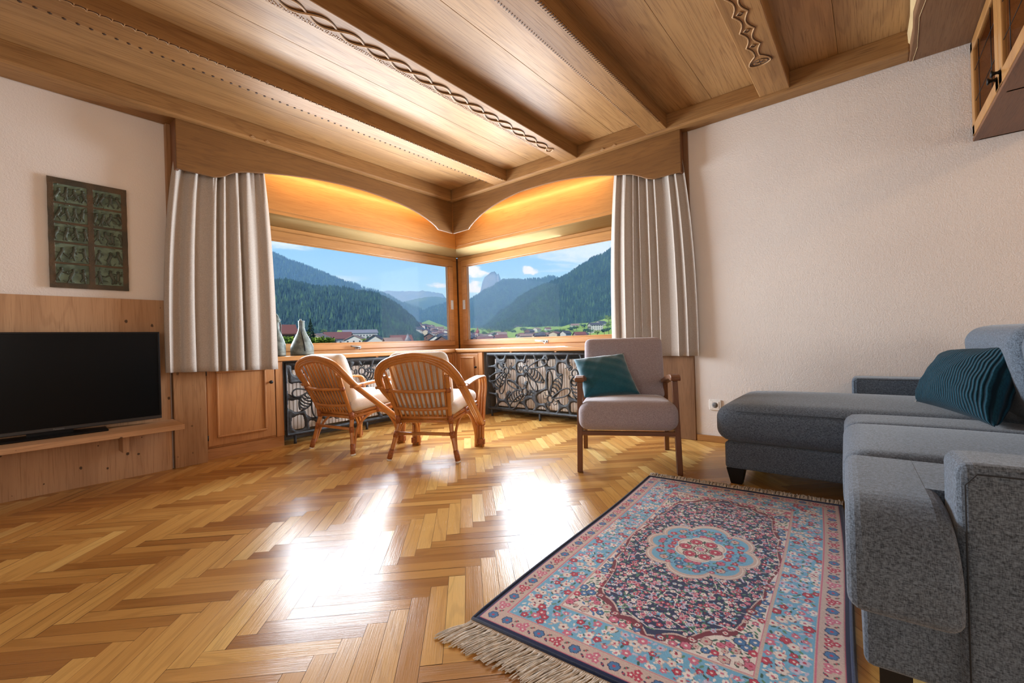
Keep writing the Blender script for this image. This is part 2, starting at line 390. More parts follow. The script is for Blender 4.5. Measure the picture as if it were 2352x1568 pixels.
def plaster():
    m = NM('white_plaster'); v = m.coords()
    n = m.noise(v, 150, 3, 0.6); n2 = m.noise(v, 70, 3); n3 = m.noise(v, 1.3, 3)
    m.bump(m.math('ADD', n, m.math('MULTIPLY', n2, 0.6)), 0.4, 0.005)
    c = m.mix(m.ramp(n3, 0.3, 0.7), (0.80, 0.745, 0.70), (0.84, 0.79, 0.745))
    return m.set(Base_Color=c, Roughness=0.9, Specular_IOR_Level=0.2)
M['wall'] = plaster()
def floor_mat():
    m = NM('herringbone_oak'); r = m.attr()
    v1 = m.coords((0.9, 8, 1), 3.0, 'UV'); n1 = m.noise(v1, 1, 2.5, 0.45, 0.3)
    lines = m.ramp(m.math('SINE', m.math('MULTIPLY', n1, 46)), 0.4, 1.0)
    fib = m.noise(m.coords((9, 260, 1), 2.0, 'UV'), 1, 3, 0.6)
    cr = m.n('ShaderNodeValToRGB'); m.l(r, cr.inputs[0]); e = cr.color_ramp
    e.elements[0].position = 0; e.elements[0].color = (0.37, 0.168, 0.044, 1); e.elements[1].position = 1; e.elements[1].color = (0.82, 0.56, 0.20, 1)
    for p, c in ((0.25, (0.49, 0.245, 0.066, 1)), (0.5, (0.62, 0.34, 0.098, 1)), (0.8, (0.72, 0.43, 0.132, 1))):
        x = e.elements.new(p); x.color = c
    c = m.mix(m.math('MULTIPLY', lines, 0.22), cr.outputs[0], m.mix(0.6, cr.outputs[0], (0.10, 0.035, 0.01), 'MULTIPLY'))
    c = m.mix(m.ramp(fib, 0.5, 0.75, 0, 0.25), c, (0.20, 0.085, 0.03))
    rn = m.noise(m.coords((2.5, 2.5, 1)), 1, 4)
    m.bump(m.math('ADD', m.math('MULTIPLY', fib, 1.0), m.math('MULTIPLY', m.noise(m.coords((2, 14, 1), 1.0, 'UV'), 1, 2), 2.5)), 0.14, 0.004)
    rough = m.math('ADD', m.math('MULTIPLY_ADD', rn, 0.16, 0.11), m.math('MULTIPLY', fib, 0.10))
    return m.set(Base_Color=c, Roughness=rough, Specular_IOR_Level=0.27, Coat_Weight=0.04, Coat_Roughness=0.16)
M['floor'] = floor_mat()
M['gap'] = plain('parquet_joint', (0.06, 0.025, 0.010), 0.8)
M['blackgloss'] = plain('black_gloss_plastic', (0.006, 0.006, 0.007), 0.3, noise=0.02, spec=0.2)
M['screen'] = plain('dark_screen_glass', (0.004, 0.0045, 0.005), 0.22, noise=0.02, spec=0.12)
M['bezel'] = plain('dark_bezel', (0.03, 0.026, 0.024), 0.35, noise=0.05)
M['silver'] = plain('brushed_metal', (0.24, 0.24, 0.23), 0.42, 1.0)
M['zincplate'] = plain('pale_zinc_plate', (0.55, 0.57, 0.57), 0.5, 0.3)
M['blackmetal'] = plain('black_iron', (0.02, 0.019, 0.018), 0.5, 0.6)
M['white'] = plain('white_plastic', (0.82, 0.80, 0.76), 0.35)
M['hole'] = plain('dark_hole', (0.012, 0.010, 0.009), 0.7)
M['iron'] = plain('cast_iron_grey', (0.034, 0.038, 0.044), 0.42, 0.35, noise=0.35, scale=45, bump=0.8)
M['radiator'] = plain('radiator_cream', (0.76, 0.70, 0.64), 0.5)
M['nichewall'] = plain('grey_niche', (0.17, 0.17, 0.17), 0.8)
M['rattan'] = wood('rattan_cane', (0.60, 0.25, 0.062), (0.30, 0.095, 0.02), 'Z', 0.30, 0.25, k=2.0, coat=0.4, tone=0.22)
M['wrap'] = plain('rattan_binding', (0.34, 0.11, 0.03), 0.5, noise=0.3, scale=90, bump=0.4)
M['cream'] = fabric('cream_cotton', (0.66, 0.63, 0.58), (0.80, 0.775, 0.73), 500, 0.9, 0.2, 0.1)
M['curtain'] = fabric('linen_curtain', (0.36, 0.315, 0.275), (0.50, 0.445, 0.395), 520, 0.85, 0.3, 0.12)
M['armchair'] = fabric('grey_mauve_weave', (0.245, 0.20, 0.22), (0.44, 0.385, 0.41), 720, 0.92, 0.35, 0.3)
M['sofa'] = fabric('charcoal_melange', (0.026, 0.034, 0.046), (0.172, 0.218, 0.275), 560, 0.92, 0.22, 0.3, 0.5)
M['piping'] = plain('dark_seam', (0.02, 0.024, 0.03), 0.9)
M['teal'] = fabric('teal_velvet', (0.0015, 0.066, 0.105), (0.004, 0.112, 0.165), 300, 0.75, 0.7, 0.1)
def corduroy():
    m = NM('navy_teal_corduroy')
    w = m.n('ShaderNodeTexWave', wave_type='BANDS', bands_direction='X'); v = m.coords((1, 1, 1), 0, 'UV')
    m.l(v, w.inputs['Vector']); w.inputs['Scale'].default_value = 11.5; w.inputs['Distortion'].default_value = 0.3; w.inputs['Detail'].default_value = 2
    n = m.noise(m.coords((260, 260, 60)), 1, 2)
    c = m.mix(m.math('MULTIPLY', m.ramp(w.outputs[1], 0.1, 0.7), m.ramp(n, 0.25, 0.7, 0.5, 1)), (0.003, 0.016, 0.026), (0.012, 0.075, 0.115))
    m.bump(w.outputs[1], 0.7, 0.008)
    return m.set(Base_Color=c, Roughness=0.9, Sheen_Weight=0.12, Specular_IOR_Level=0.15)
M['cord'] = corduroy()
def bronze():
    m = NM('patinated_bronze'); v = m.coords()
    h = m.n('ShaderNodeAttribute', attribute_name='relief').outputs['Fac']
    n = m.noise(v, 22, 4); n2 = m.noise(v, 8, 3)
    pat = m.mix(m.ramp(n, 0.35, 0.65), (0.07, 0.105, 0.075), (0.15, 0.215, 0.16))
    brown = m.mix(m.ramp(n2, 0.35, 0.65), (0.06, 0.048, 0.032), (0.19, 0.105, 0.05))
    f = m.n('ShaderNodeAttribute', attribute_name='frame').outputs['Fac']
    c = m.mix(f, pat, brown); c = m.mix(m.ramp(h, 0.15, 0.5, 0, 0.75), c, (0.055, 0.05, 0.034))
    return m.set(Base_Color=c, Roughness=0.55, Metallic=0.35)
M['bronze'] = bronze()
def vase_mat():
    m = NM('weathered_zinc'); v = m.coords(); n = m.noise(v, 18, 5, 0.6)
    c = m.mix(m.ramp(n, 0.35, 0.7), (0.055, 0.07, 0.062), (0.165, 0.19, 0.172))
    c = m.mix(m.ramp(m.noise(v, 5, 3), 0.55, 0.75, 0, 0.5), c, (0.20, 0.17, 0.11))
    return m.set(Base_Color=c, Roughness=m.math('MULTIPLY_ADD', n, 0.3, 0.40), Metallic=0.25)
M['vase'] = vase_mat()
def rug_mat():
    m = NM('wool_rug'); a = m.n('ShaderNodeAttribute', attribute_name='dye')
    m.bump(m.noise(m.coords((700, 700, 700)), 1, 2), 0.3, 0.002)
    return m.set(Base_Color=a.outputs['Color'], Roughness=0.95, Sheen_Weight=0.25, Specular_IOR_Level=0.15)
M['rug'] = rug_mat()
M['navy'] = fabric('navy_wool', (0.006, 0.013, 0.045), (0.014, 0.03, 0.085), 300, 0.95, 0.3)
M['fringe'] = plain('cream_cotton_thread', (0.64, 0.57, 0.48), 0.9, noise=0.2, scale=60)
def glass_mat(name, tint=(0.97, 0.985, 0.98), refl=0.05):
    m = NM(name); tr = m.n('ShaderNodeBsdfTransparent'); tr.inputs[0].default_value = (*tint, 1)
    gl = m.n('ShaderNodeBsdfGlossy'); gl.inputs['Roughness'].default_value = 0.02
    mx = m.n('ShaderNodeMixShader'); mx.inputs[0].default_value = refl; m.l(tr.outputs[0], mx.inputs[1]); m.l(gl.outputs[0], mx.inputs[2]); m.l(mx.outputs[0], m.out.inputs[0])
    return m.m
M['glass'] = glass_mat('window_glass', refl=0.0015)
M['smoked'] = glass_mat('cabinet_glass', (0.78, 0.78, 0.76), .03)
def emit(name, col, st):
    m = NM(name); e = m.n('ShaderNodeEmission'); e.inputs[0].default_value = (*col, 1); e.inputs[1].default_value = st; m.l(e.outputs[0], m.out.inputs[0]); return m.m
M['led'] = emit('warm_led', (1.0, 0.55, 0.15), 6)
M['lamp'] = emit('lamp_diffuser', (1.0, 0.86, 0.68), 3)

# ------------------------------------------------------------------ room shell
XW, YW, ZB = 3.775, 4.03, 2.546        # right wall, left wall, underside of the perimeter beams
XB, YB = -3.0, -4.0                    # walls behind the camera
CZ = 2.675                             # ceiling boards
WY, WX = 4.34, 4.20                    # window planes
def floor_build():
    mb = MB(); W, L = 0.060, 0.386; s2 = math.sqrt(.5); gap = 0.0006
    ox, oy = 0.02, 2.005
    def emit_plank(u0, v0, horiz):
        a, b = (L, W) if horiz else (W, L)
        cu, cv = u0 + a / 2, v0 + b / 2
        cx, cy = ox + (cu + cv) * s2, oy + (cv - cu) * s2
        if not (XB - .3 < cx < XW + .75 and YB - .3 < cy < YW + .65): return
        tl, tw = random.gauss(0, .00012), random.gauss(0, .00026); vs = []; uv = []; o = random.random() * 40
        for du, dv in ((0, 0), (a, 0), (a, b), (0, b)):
            u = u0 + du + (gap if du == 0 else -gap); v = v0 + dv + (gap if dv == 0 else -gap)
            al, ac = (du / a * 2 - 1, dv / b * 2 - 1) if horiz else (dv / b * 2 - 1, du / a * 2 - 1)
            vs.append((ox + (u + v) * s2, oy + (v - u) * s2, al * tl + ac * tw))
            uv.append((o + (al + 1) / 2 * L, o + (ac + 1) / 2 * W))
        base = 0.27 if horiz else 0.66  # partly light by plank direction, put into the plank tone
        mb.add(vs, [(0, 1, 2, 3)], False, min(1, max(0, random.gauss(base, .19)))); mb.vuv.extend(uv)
    for k in range(-9, 16):
        for r in range(-90, 130):
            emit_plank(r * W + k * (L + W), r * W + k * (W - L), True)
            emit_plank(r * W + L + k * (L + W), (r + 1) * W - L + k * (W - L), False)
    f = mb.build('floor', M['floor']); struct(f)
    b = MB(); b.box(XB - .2, WX + .3, YB - .2, WY + .3, -0.06, -0.0012); b.build('joint_bed', M['gap'], f, kind='structure')
floor_build()

def shell():
    # left wall: solid part beside the window recess, strip above, parapet below
    w = MB(); w.box(XB - .2, 0.95, YW, YW + .45, 0, 2.9); w.box(0.95, 4.6, YW + .10, YW + .45, 2.075, 2.9); w.box(0.95, 4.6, WY + .06, WY + .14, -.1, 0.80)
    w.box(0.95, 1.70, WY - .02, WY + .14, 0, 2.9)
    struct(w.build('wall_left', M['wall']))
    w = MB(); w.box(XW, XW + .55, YB - .2, 1.13, 0, 2.9); w.box(XW + .21, XW + .55, 1.13, 4.6, 2.075, 2.9); w.box(WX + .06, WX + .14, 1.13, 4.6, -.1, 0.80)
    w.box(WX - .02, WX + .14, 1.13, 1.95, 0, 2.9)
    struct(w.build('wall_right', M['wall']))
    w = MB(); w.box(XB - .2, XB, YB - .2, YW, 0, 2.9); struct(w.build('wall_back', M['wall']))
    w = MB(); w.box(XB, XW, YB - .2, YB, 0, 2.9); struct(w.build('wall_rear', M['wall']))
    for n, b in (('fill_frame_far', (XB - .005, XB + .03, -.95, 1.55, .8, 2.2)), ('fill_frame_rear', (-2.6, -.1, YB - .005, YB + .03, .8, 2.2))):  # bare frames around the added fill lights, no openings behind
        m = MB(); x0, x1, y0, y1, z0, z1 = b; t = .06
        if n == 'fill_frame_far':
            m.box(x0, x1, y0, y1, z0, z0 + t); m.box(x0, x1, y0, y1, z1 - t, z1); m.box(x0, x1, y0, y0 + t, z0, z1); m.box(x0, x1, y1 - t, y1, z0, z1); m.box(x0, x1, .27, .33, z0, z1)
        else:
            m.box(x0, x1, y0, y1, z0, z0 + t); m.box(x0, x1, y0, y1, z1 - t, z1); m.box(x0, x0 + t, y0, y1, z0, z1); m.box(x1 - t, x1, y0, y1, z0, z1); m.box(-1.38, -1.32, y0, y1, z0, z1)
        struct(m.build(n, M['pineZ'], bevel=.005))
    # ceiling boards, running along X between the beams
    mb = MB()
    cuts = [YB - .2, -3.4, -2.8, -2.2, -1.5, -.86, -.235, .12, .48, .90, 1.33, 1.72, 2.17, 2.62, 3.04, 3.46, YW + .1]
    for a, b in zip(cuts[:-1], cuts[1:]):
        x = XB - .2
        for x1 in (-.6 + random.uniform(-.5, .5), WX + .2):
            mb.box(x, x1 - .0008, a + .0008, b - .0008, CZ, CZ + .03); x = x1
    c = mb.build('ceiling', M['ceiling'], bevel=.0012, seg=1); struct(c)
    r = MB(); r.box(XB - .2, XW + .55, YB - .2, YW + .45, CZ + .04, CZ + .26); r.build('upper_slab', M['wall'], c, kind='structure')
shell()

# perimeter beams
YI, XI = 3.80, 3.62
def perimeter():
    m = MB(); m.box(XB, 3.62, YI, YW, ZB, CZ + .01); m.box(3.62, 4.0, YI, YW + .1, ZB, CZ + .01); struct(m.build('trim_1', M['beamX'], bevel=.014))
    m = MB(); m.box(XI, XW, -.235, YI, ZB, CZ + .01); struct(m.build('trim_2', M['beamY'], bevel=.014))
    # carved nicks in the lower edge of the perimeter beams
    m = MB()
    for x in (1.46, 1.57): m.prism([(-.022, 0), (0, .016), (.022, 0), (0, -.008)], lambda a, b, h, x=x: (x + a, YI - .0015 + h, ZB + .012 + b), -.002, .012)
    for y in (1.83, 1.715): m.prism([(-.022, 0), (0, .016), (.022, 0), (0, -.008)], lambda a, b, h, y=y: (XI - .0015 + h, y + a, ZB + .012 + b), -.002, .012)
    struct(m.build('trim_3', M['carve']))
    m = MB(); poly = [(XB, -.86), (XW, -.86), (XW, -.235)]
    n = 40
    for i in range(n + 1):
        x = XW - (XW - XB) * i / n; poly.append((x - .001, -.235 - .012 * math.sin(x * 5) - .008 * math.sin(x * 11 + 1)))
    m.prism(poly, lambda a, b, h: (a, b, h), ZB - .002, CZ + .01); t = struct(m.build('trim_4', M['plainpostX'], bevel=.02, seg=2))
    e = MB()
    pts = [(x, y + .004) for x, y in poly[3:]]
    vs = []; fs = []
    for i, (x, y) in enumerate(pts):
        vs += [(x, y - .030 - .006 * math.sin(x * 23), ZB - .004), (x, y + .003, ZB + .05), (x, y + .006, ZB + .11)]
        if i: b = i * 3; fs += [(b - 3, b, b + 1, b - 2), (b - 2, b + 1, b + 2, b - 1)]
    e.add(vs, fs, True); e.build('waney_edge', plain('pale_sapwood', (0.55, 0.40, 0.20), .6), t, label='pale waney sapwood edge', kind='structure')
perimeter()

BZ = 2.56
def beams():
    def beam(y0, y1, label):
        t = thing('ceiling_beam', label, 'beam', (0.3, (y0 + y1) / 2, BZ), 0, 'carved ceiling beams')
        m = MB(); m.box(XB + .01, XI - .001, y0, y1, BZ, CZ + .005); m.build('timber', M['beamX'], t, bevel=.006)
        return t
    def half(x, y, z, r, n=8): return [(x + r * math.cos(PI * k / n), y - r * .55 * math.sin(PI * k / n), z) for k in range(n + 1)]
    t = beam(2.95, 3.122, 'oak ceiling beam with a scalloped carved edge, nearest the left wall')
    m = MB()
    for i in range(72):
        x = 3.54 - i * .0466
        m.tube([(x + .0225 * math.cos(PI * k / 6), 2.968 - .017 * math.sin(PI * k / 6) + .004, BZ - .001) for k in range(7)], .0032, 5)
        m.prism([(-.003, 0), (.003, 0), (0, .02)], lambda a, b, h, x=x: (x + .0233 + a, 2.948 + b, BZ + h), -.004, .002)
    m.build('scallop_carving', M['carve'], t)
    m = MB()
    for i in range(72):
        x = 3.54 - i * .0466
        m.tube([(x + .0225 * math.cos(PI * k / 6), 2.9635 - .017 * math.sin(PI * k / 6) + .004, BZ - .0008) for k in range(7)], .0018, 4)
    m.build('groove_shade', M['cut_shade'], t)  # dark arcs put in as shade under each scallop
    m = MB()
    for i in range(68):
        x = 3.48 - i * .050; m.obox(rotM((x, 3.119, BZ + .001), 0, 0, .8), .006, .006, .004)
    m.build('nick', M['cut_shade'], t)
    t = beam(2.085, 2.255, 'oak ceiling beam carved with a twisted rope of two strands')
    m = MB(); g = MB(); x0, P = 3.255, .165
    for sgn in (1, -1):
        pts = []; shade = []
        for i in range(420):
            x = 3.24 - i * .011; a = PI * (x0 - x) / P; y = 2.18 + sgn * .034 * math.sin(a)
            pts.append((x, y, BZ - .003 - .0025 * sgn * math.cos(a))); shade.append((x, y - .0066, BZ - .0012))  # dark line along one side of each strand, drawn as its shade
        m.tube(pts, .0062, 6); g.tube(shade, .0026, 5)
    m.build('rope_carving', M['carve'], t); g.build('groove_shade', M['cut_shade'], t)
    m = MB(); m.tube(smooth([(3.24, 2.18, BZ - .003), (3.29, 2.215, BZ - .003), (3.325, 2.19, BZ - .003), (3.30, 2.145, BZ - .003), (3.24, 2.18, BZ - .003)], 8), .005, 6)
    for k in range(4): m.tube([(3.285, 2.182, BZ - .002), (3.315 - .004 * k, 2.20 - .016 * k, BZ - .002)], .0025, 5)
    m.build('carved_flower', M['carve'], t)
    m = MB(); random.seed(8)
    for i in range(240):
        x = 3.2 - i * .0135
        for yy in (2.232, 2.243): m.obox(rotM((x + random.uniform(-.003, .003), yy + random.uniform(-.004, .004), BZ), 0, 0, random.uniform(.4, 1.2)), .005, .0022, .003)
    m.build('gouged_ground', M['carve'], t)
    t = beam(1.245, 1.415, 'oak ceiling beam with roped nicks along both edges')
    m = MB()
    for i in range(210):
        x = 3.45 - i * .0215
        m.bar((x, 1.262, BZ), (x + .012, 1.243, BZ + .004), .004, .005)
        if i < 170: m.bar((x - .01, 1.399, BZ), (x - .004, 1.413, BZ + .003), .004, .005)
    m.build('roped_edge', M['cut_shade'], t)
    t = beam(.39, .578, 'oak ceiling beam carved with a chain of diamonds ending in a rosette')
    m = MB(); g = MB(); cy = .495; p = .168
    for i in range(34):
        x = 2.945 - i * p; hs = .037
        c = [(x + hs * 0.02, cy + hs), (x - hs, cy), (x, cy - hs), (x + hs, cy)]
        for sg in (1, -1):
            arc = [(x + p - .0, cy + sg * hs), (x + p * .72, cy + sg * .017), (x + p * .5, cy + sg * .011), (x + p * .28, cy + sg * .017), (x, cy + sg * hs)]
            if i == 0: arc = [(x + .12, cy + sg * .013), (x + .085, cy + sg * .012), (x + .045, cy + sg * .018), (x, cy + sg * hs)]
            q = smooth([(a, b, BZ - .002) for a, b in arc], 5)
            m.tube(q, .0042, 5); g.tube([(a.x, a.y - .0048, BZ - .0008) for a in q], .002, 4)  # dark offset copy drawn as shade of the raised line
        sq = [(x - .014, cy), (x, cy + .014), (x + .014, cy), (x, cy - .014)]
        g.tube([(a, b, BZ - .0008) for a, b in sq], .0028, 4, closed=True)
        m.tube([(a * 1.0, b, BZ - .0015) for a, b in [(x - .019, cy), (x, cy + .019), (x + .019, cy), (x, cy - .019)]], .002, 4, closed=True)
    loop = smooth([(3.065, cy + .013, BZ - .002), (3.12, cy + .05, BZ - .002), (3.165, cy + .055, BZ - .002), (3.19, cy, BZ - .002), (3.165, cy - .055, BZ - .002), (3.12, cy - .05, BZ - .002), (3.065, cy - .013, BZ - .002)], 7)
    m.tube(loop, .0045, 5); g.tube([(a.x, a.y - .006, BZ - .0005) for a in loop], .003, 4)
    loop = smooth([(3.115, cy, BZ), (3.14, cy + .042, BZ), (3.17, cy + .03, BZ), (3.172, cy - .03, BZ), (3.14, cy - .042, BZ)], 6, True); g.tube(loop, .003, 4, closed=True)
    for k in range(6):
        a = k * PI / 3; g.tube([(3.148, cy, BZ), (3.148 + .02 * math.cos(a), cy + .032 * math.sin(a), BZ)], .0025, 4)
    m.build('diamond_carving', M['carve'], t); g.build('groove_shade', M['cut_shade'], t)
beams()

# vertical posts, skirting
def posts():
    m = MB(); m.box(.935, 1.142, 3.985, WY, 0, ZB); struct(m.build('trim_5', M['postZ'], bevel=.004))
    m = MB(); m.box(3.755, WX, 1.13, 1.402, 0, ZB); struct(m.build('trim_6', M['plainpostZ'], bevel=.004))
    m = MB(); m.box(XW - .016, XW, -3.9, 1.128, 0, .052); struct(m.build('baseboard_right', M['pineY'], bevel=.004))
posts()

# pelmets with the arched lower edge
PY, PX = 3.85, 3.675
def pelmets():
    prof = [(.962, 2.185), (1.20, 2.183), (1.262, 2.205), (1.33, 2.25), (1.42, 2.283), (1.57, 2.315), (1.80, 2.355), (2.05, 2.384), (2.32, 2.398), (2.60, 2.394), (2.82, 2.376), (3.0, 2.352), (3.16, 2.315), (3.30, 2.268), (3.40, 2.222), (3.455, 2.182)]
    core = [(p[0], p[1]) for p in prof]; cur = [core[0], core[1]] + [(p.x, p.y) for p in smooth([(a, b, 0) for a, b in core[1:]], 5)][1:]
    cur += [(PX, 2.174)]
    t = thing('pelmet', 'carved oak curtain pelmet with an arched lower edge over the left window', 'pelmet', (2.3, PY, 2.3), 0, 'oak pelmets over the windows')
    m = MB(); m.prism(cur + [(PX, ZB), (.962, ZB)], lambda a, b, h: (a, PY + h, b), 0, .022); m.build('board', M['pelmetX'], t, bevel=.004)
    m = MB(); m.box(.962, .984, PY + .022, 3.984, 2.185, ZB); m.build('return', M['darktrim'], t)
    profr = [(1.162, 2.20), (1.40, 2.20), (1.46, 2.222), (1.53, 2.26), (1.62, 2.298), (1.775, 2.33), (1.98, 2.375), (2.25, 2.415), (2.52, 2.432), (2.80, 2.432), (3.02, 2.405), (3.22, 2.362), (3.38, 2.31), (3.50, 2.25), (3.57, 2.205), (3.60, 2.178)]
    cur = [profr[0], profr[1]] + [(p.x, p.y) for p in smooth([(a, b, 0) for a, b in profr[1:]], 5)][1:] + [(PY - .001, 2.172)]
    t = thing('pelmet', 'carved oak curtain pelmet with an arched lower edge over the right window', 'pelmet', (PX, 2.5, 2.3), 0, 'oak pelmets over the windows')
    m = MB(); m.prism(cur + [(PY - .001, ZB), (1.162, ZB)], lambda a, b, h: (PX + h, a, b), 0, .020); m.build('board', M['pelmetY'], t, bevel=.004)
    m = MB(); m.box(PX + .02, 3.754, 1.162, 1.182, 2.20, ZB); m.build('return', M['darktrim'], t)
    # warm light strips hidden behind the pelmets
    for nm, lab, b, loc, dr, sx in (('light_strip', 'warm light strip tucked behind the left pelmet', (1.62, 3.60, 3.93, 3.95, 2.50, 2.515), (2.6, 3.95, 2.49), (0, .55, -1), 1.95),
                                  ('light_strip', 'warm light strip tucked behind the right pelmet', (3.775, 3.795, 1.95, 3.72, 2.50, 2.515), (3.80, 2.85, 2.49), (.55, 0, -1), 1.75)):
        t = MB(); t.box(*b); o = t.build('light_strip', M['led']); tag(o, lab, 'light', 'light strips behind the pelmets')
        d = area('strip_glow', loc, dr, sx, .03, 5.6, (1.0, 0.56, 0.17))
        z_ = -Vector(dr).normalized(); x_ = Vector((0, 1, 0)) if 'right' in lab else Vector((1, 0, 0)); y_ = z_.cross(x_)
        d.rotation_euler = Matrix((x_, y_, z_)).transposed().to_euler()
pelmets()

# window recess: sloping front board, soffit, windows, sill
def recess():
    m = MB(); m.box(1.142, 3.955, 4.10, 4.125, 2.066, 2.545); m.box(1.142, 3.955, 4.096, 4.10, 2.100, 2.108); struct(m.build('trim_7', M['pineX'], bevel=.002))
    m = MB(); m.box(3.955, 3.98, 1.402, 4.10, 2.066, 2.545); m.box(3.951, 3.955, 1.402, 4.096, 2.100, 2.108); struct(m.build('trim_8', M['pineY'], bevel=.002))
    # rounded soffit under it; the window light is put into its pale colour
    def prof(t): return (4.10 + .235 * t, 2.066 - .048 * math.sin(t * PI / 2) ** .8)
    pale = wood('pale_soffit', (0.46, 0.335, 0.155), (0.36, 0.235, 0.09), 'X', .7, .15, tone=.05, spec=.08); palY = wood('lit_pale_soffit_y', (0.46, 0.335, 0.155), (0.36, 0.235, 0.09), 'Y', .7, .15, tone=.05, spec=.08)
    m = MB(); m.grid(lambda u, v: ((1.142 + (prof(v)[0] - .145 - 1.142) * u), prof(v)[0], prof(v)[1]), 1, 8); struct(m.build('trim_9', pale, solid=.006))
    m = MB(); m.grid(lambda u, v: (prof(v)[0] - .145, 1.402 + (prof(v)[0] - 1.402) * u, prof(v)[1]), 1, 8, flip=True); struct(m.build('trim_10', palY, solid=.006))
    def win(name, hor, a0, a1, pl, sign):
        # hor 'x': window in plane y=pl from a0..a1 ; hor 'y': plane x=pl
        def B(mb, u0, u1, d0, d1, z0, z1):
            if hor == 'x': mb.box(u0, u1, pl + d0, pl + d1, z0, z1)
            else: mb.box(pl + d0, pl + d1, u0, u1, z0, z1)
        ax = 'X' if hor == 'x' else 'Y'
        f = MB(); B(f, a0, a1 + .037, -.005, .09, 1.965, 2.02); B(f, a0, a1 + .037, -.005, .09, .785, .835)
        B(f, a1 - .052, a1 + .037, -.005, .09, .835, 1.965); B(f, a0, a0 + .05, -.005, .09, .835, 1.965)
        w = f.build(name, M['pine' + ax], bevel=.006); struct(w)
        s = MB(); B(s, a0 + .045, a1 - .045, -.022, .045, 1.885, 1.975); B(s, a0 + .045, a1 - .045, -.022, .045, .83, .893)
        B(s, a1 - .125, a1 - .045, -.022, .045, .893, 1.885); B(s, a0 + .045, a0 + .12, -.022, .045, .893, 1.885)
        s.build('window_sash', M['pine' + ax], w, bevel=.007, kind='structure')
        s = MB(); t = .012
        B(s, a0 + .12, a1 - .125, -.012, .0, 1.873, 1.885); B(s, a0 + .12, a1 - .125, -.012, .0, .893, .905); B(s, a1 - .137, a1 - .125, -.012, .0, .893, 1.885)
        s.build('glazing_bead', M['pine' + ax], w, bevel=.003, kind='structure')
        g = MB(); B(g, a0 + .11, a1 - .115, .008, .014, .885, 1.893); g.build('pane', M['glass'], w, kind='structure')
        h = MB(); B(h, a1 - .105, a1 - .06, -.026, -.0215, 1.312, 1.435); h.build('hinge_plate', M['zincplate'], w, bevel=.002, label='silver hinge plate', kind='structure')
        # lever handle on the bottom rail
        hc = 2.655 if hor == 'x' else 2.90
        def P(u, d, z): return (u, pl + d, z) if hor == 'x' else (pl + d, u, z)
        h = MB(); B(h, hc - .035, hc + .035, -.028, -.0215, .835, .865)
        h.tube([P(hc, -.022, .85), P(hc, -.058, .852)], .009, 10)
        hd = -.105 if hor == 'x' else .12
        h.tube(smooth([P(hc, -.058, .852), P(hc + hd * .3, -.062, .857), P(hc + hd, -.060, .864)], 4), .0085, 10)
        h.tube([P(hc + .005, -.045, .845), P(hc + .005, -.045, .822)], .004, 8)
        h.build('window_handle', M['silver'], w, label='grey metal lever handle', kind='structure')
    win('window_1', 'x', 1.66, 4.148, WY, 1)
    win('window_2', 'y', 1.90, 4.288, WX, 1)
    # corner post between the two windows
    m = MB(); m.box(4.187, 4.29, 4.327, 4.45, .785, 2.008); struct(m.build('trim_11', M['cut_shade']))
    # sill, mitred at the corner
    m = MB(); zt, zb = .79, .748
    m.prism([(1.142, 4.03), (3.822, 4.03), (WX, WY), (1.142, WY)], lambda a, b, h: (a, b, h), zb, zt)
    o = m.build('window_sill', M['pineX'], bevel=.008, seg=3); tag(o, 'long honey wood window sill under the left window', 'window sill', 'wooden window sills')
    m = MB(); m.prism([(3.824, 4.028), (3.824, 1.402), (WX, 1.402), (WX, WY - .002)], lambda a, b, h: (a, b, h), zb, zt)
    o = m.build('window_sill', M['pineY'], bevel=.008, seg=3); tag(o, 'long honey wood window sill under the right window', 'window sill', 'wooden window sills')
    # grey niche lining behind the radiators
    m = MB(); m.box(1.75, 3.46, WY - .04, WY, 0, .748); m.box(1.75, 3.46, 4.12, WY, .735, .748); m.box(1.7455, 1.752, 4.078, WY, 0, .748); m.box(3.462, 3.4695, 4.085, WY, 0, .748); m.box(1.75, 3.46, WY - .05, WY - .04, .0, .10); struct(m.build('trim_12', M['nichewall']))
    m = MB(); m.box(WX - .04, WX, 1.98, 3.58, 0, .748); m.box(3.91, WX, 1.98, 3.58, .735, .748); m.box(3.864, WX, 3.577, 3.5845, 0, .748); m.box(3.864, WX, 1.9755, 1.983, 0, .748); struct(m.build('trim_13', M['nichewall']))
recess()

